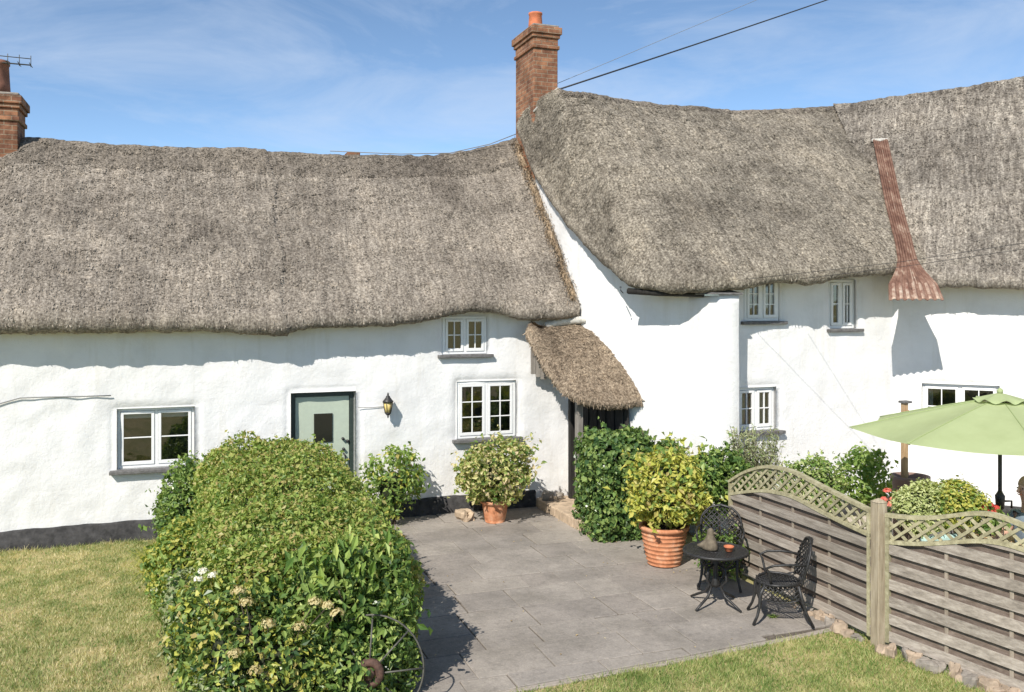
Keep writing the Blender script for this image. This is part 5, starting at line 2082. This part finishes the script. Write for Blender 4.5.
# body: one skin from pelvis to head, arms and legs, facing -x (to the parasol)
pel, belly, chest, neckb, neckt, head, headt = (hx + .12, PY, .53), (hx + .11, PY, .70), (hx + .08, PY, .92), (hx + .06, PY, HZ - .22), (hx + .035, PY, HZ - .12), (hx + .01, PY, HZ), (hx + .02, PY, HZ + .09)
pts = [pel, belly, chest, neckb, neckt, head, headt]
ed = [(0, 1), (1, 2), (2, 3), (3, 4), (4, 5), (5, 6)]
rd = [(.15, .12), (.145, .11), (.165, .115), (.09, .07), (.055, .055), (.080, .098), (.062, .075)]
for sg in (-1, 1):
    b = len(pts)
    pts += [(hx + .06, PY + sg * .17, HZ - .29), (hx - .02, PY + sg * .215, HZ - .50), (hx - .24, PY + sg * .16, HZ - .56), (hx - .31, PY + sg * .14, HZ - .555)]
    ed += [(2, b), (b, b + 1), (b + 1, b + 2), (b + 2, b + 3)]
    rd += [.065, .048, .030, .036]
    h = b + 3
    f0 = len(pts)
    for q in range(4):
        y0 = PY + sg * (.14 + (q - 1.5) * .020)
        L_ = (.075, .085, .08, .062)[q]
        pts += [(hx - .345, y0, HZ - .555), (hx - .345 - L_ * .6, y0, HZ - .56), (hx - .345 - L_, y0, HZ - .575)]
        k_ = f0 + 3 * q
        ed += [(h, k_), (k_, k_ + 1), (k_ + 1, k_ + 2)]
        rd += [.010, .009, .008]
    k_ = len(pts)
    pts += [(hx - .30, PY + sg * .10, HZ - .56), (hx - .345, PY + sg * .085, HZ - .565)]
    ed += [(h, k_), (k_, k_ + 1)]
    rd += [.011, .009]
    b = len(pts)
    pts += [(hx + .06, PY + sg * .10, .51), (hx - .33, PY + sg * .12, .50), (hx - .32, PY + sg * .12, .10), (hx - .42, PY + sg * .13, .05)]
    ed += [(0, b), (b, b + 1), (b + 1, b + 2), (b + 2, b + 3)]
    rd += [.085, .062, .042, .038]
body = skin_body('body', pts, ed, rd, SKIN, per)
# shirt and trousers over the same skeleton
sp_ = [belly, chest, (hx + .065, PY, HZ - .24)]
se, sr = [(0, 1), (1, 2)], [(.165, .13), (.185, .135), (.10, .08)]
sp_ = [pel] + sp_
se = [(0, 1), (1, 2), (2, 3)]
sr = [(.165, .135)] + sr
for sg in (-1, 1):
    b = len(sp_)
    sp_ += [(hx + .06, PY + sg * .175, HZ - .29), (hx + .0, PY + sg * .21, HZ - .45)]
    se += [(2, b), (b, b + 1)]
    sr += [.085, .066]
skin_body('shirt', sp_, se, sr, SHIRT, per)
tp, te, tr_ = [pel], [], [(.17, .14)]
for sg in (-1, 1):
    b = len(tp)
    tp += [(hx + .06, PY + sg * .10, .51), (hx - .33, PY + sg * .12, .50), (hx - .32, PY + sg * .12, .12)]
    te += [(0, b), (b, b + 1), (b + 1, b + 2)]
    tr_ += [.10, .078, .06]
skin_body('trousers', tp, te, tr_, TROUSER, per)
m = MB()
V, Fc = [], []
for i in range(9):
    ph = math.pi / 2 * i / 8
    for k in range(24):
        th = 2 * math.pi * k / 24
        V.append((hx + .035 + .095 * math.sin(ph) * math.cos(th), PY + .088 * math.sin(ph) * math.sin(th), HZ + .035 + .105 * math.cos(ph) - .05 * max(0, math.cos(th)) * math.sin(ph)))
m.add(V, [(i * 24 + k, i * 24 + (k + 1) % 24, (i + 1) * 24 + (k + 1) % 24, (i + 1) * 24 + k) for i in range(8) for k in range(24)], 0, True)
m.build('hair', HAIR, per)
m = MB()
m.tube([(hx - .082, PY, HZ + .02), (hx - .108, PY, HZ - .02), (hx - .09, PY, HZ - .03)], [.008, .014, .012], 8)
for sg in (-1, 1):
    m.tube([(hx + .02, PY + sg * .083, HZ + .025), (hx + .03, PY + sg * .095, HZ + .0), (hx + .02, PY + sg * .085, HZ - .03)], [.010, .014, .008], 7)
m.build('face', SKIN, per)
m = MB()
for sg in (-1, 1):
    m.tube([(hx - .070, PY + sg * .032, HZ + .012), (hx - .076, PY + sg * .032, HZ + .012)], .008, 8)
m.build('eye', CABLE, per)
m = MB(); m.tube([(hx - .078, PY - .025, HZ - .052), (hx - .088, PY, HZ - .055), (hx - .078, PY + .025, HZ - .052)], .006, 6); m.build('mouth', TERRA, per)

tbl = thing('patio_table', 'pale garden table under the parasol, mostly hidden by the trellis', 'table', (UB[0] + .0, UB[1] - .2, .012))
tc_ = np.array([UB[0], UB[1] - .05])
m = MB()
m.lathe([(.50, .70), (.52, .71), (.52, .73), (.03, .73)], (tc_[0], tc_[1], 0), 36)
m.build('tabletop', TANWOOD, tbl)
for k in range(4):
    a = R(45) + k * math.pi / 2
    m = MB(); m.tube([(tc_[0] + .35 * math.cos(a), tc_[1] + .35 * math.sin(a), .70), (tc_[0] + .42 * math.cos(a), tc_[1] + .42 * math.sin(a), .012)], .022, 8); m.build('leg', TANWOOD, tbl)
q = at_d(956, 518, 9.3)
sc_ = thing('patio_chair', 'pale teal cushioned chair glimpsed through the trellis', 'chair', (q[0], q[1], .012))
m = MB()
m.box(q[0] - .24, q[0] + .24, q[1] - .24, q[1] + .24, .36, .44)
m.box(q[0] - .24, q[0] + .24, q[1] + .18, q[1] + .25, .44, .92)
m.build('cushion', TEAL, sc_, .03)
for (x, y) in ((-.2, -.2), (-.2, .22), (.2, -.2), (.2, .22)):
    m = MB(); m.tube([(q[0] + x, q[1] + y, .36), (q[0] + x * 1.1, q[1] + y * 1.1, .012)], .018, 7); m.build('leg', POLE, sc_)

# ================================================================== LIGHT, SKY, CAMERA
sun_dir = np.array([-.53, -.53, .67])
sun_dir /= np.linalg.norm(sun_dir)
EL = math.asin(sun_dir[2])
AZ = math.atan2(sun_dir[0], sun_dir[1])
sd_ = bpy.data.lights.new('sun', 'SUN')
sd_.energy = 4.1
sd_.angle = R(.5)
sd_.color = (1, .945, .87)
so = bpy.data.objects.new('sun', sd_)
COL.objects.link(so)
so.rotation_euler = Vector(sun_dir).to_track_quat('Z', 'Y').to_euler()

w = bpy.data.worlds.new('World')
SC.world = w
w.use_nodes = True
nt = w.node_tree
nt.nodes.clear()
out = nt.nodes.new('ShaderNodeOutputWorld')
bg = nt.nodes.new('ShaderNodeBackground')
sky = nt.nodes.new('ShaderNodeTexSky')
sky.sky_type = 'NISHITA'
sky.sun_disc = False
sky.sun_elevation = EL
sky.sun_rotation = AZ % (2 * math.pi)
sky.altitude = 3000
sky.air_density = .7
sky.dust_density = .6
sky.ozone_density = 1.6
bg.inputs['Strength'].default_value = .15
# thin cirrus
tc = nt.nodes.new('ShaderNodeTexCoord')
mp = nt.nodes.new('ShaderNodeMapping')
mp.inputs['Scale'].default_value = (2.2, 2.2, 7.5)
mp.inputs['Rotation'].default_value = (R(8), R(14), R(20))
mp.inputs['Location'].default_value = (8.5, 4.5, 3.0)
n1 = nt.nodes.new('ShaderNodeTexNoise')
n1.inputs['Scale'].default_value = 1.5
n1.inputs['Detail'].default_value = 7
n1.inputs['Roughness'].default_value = .62
n1.inputs['Distortion'].default_value = .6
rp_ = nt.nodes.new('ShaderNodeValToRGB')
rp_.color_ramp.elements[0].position = .46
rp_.color_ramp.elements[0].color = (0, 0, 0, 1)
rp_.color_ramp.elements[1].position = .78
rp_.color_ramp.elements[1].color = (.6, .6, .6, 1)
mx = nt.nodes.new('ShaderNodeMix')
mx.data_type = 'RGBA'
mx.inputs[7].default_value = (3.1, 3.6, 4.4, 1)
nt.links.new(tc.outputs['Generated'], mp.inputs['Vector'])
nt.links.new(mp.outputs['Vector'], n1.inputs['Vector'])
nt.links.new(n1.outputs['Fac'], rp_.inputs['Fac'])
nt.links.new(rp_.outputs['Color'], mx.inputs[0])
hs = nt.nodes.new('ShaderNodeMix')
hs.data_type = 'RGBA'
hs.blend_type = 'MULTIPLY'
hs.inputs[0].default_value = 1
hs.inputs[7].default_value = (.98, 1.01, .92, 1)
nt.links.new(sky.outputs['Color'], hs.inputs[6])
nt.links.new(hs.outputs[2], mx.inputs[6])
nt.links.new(mx.outputs[2], bg.inputs['Color'])
nt.links.new(bg.outputs[0], out.inputs['Surface'])

cd = bpy.data.cameras.new('camera')
cd.sensor_width = 36
cd.lens = F / 1024 * 36
cd.shift_y = (HY - 346) / 1024
cd.clip_end = 2000
co = bpy.data.objects.new('camera', cd)
COL.objects.link(co)
co.location = (0, 0, CAM_H)
co.rotation_euler = (math.pi / 2, 0, -YAW)
SC.camera = co

SC.view_settings.view_transform = 'Standard'
SC.view_settings.look = 'None'
SC.view_settings.exposure = 0.53
SC.view_settings.gamma = 1
SC.render.engine = 'CYCLES'
SC.cycles.max_bounces = 8
SC.cycles.transparent_max_bounces = 8
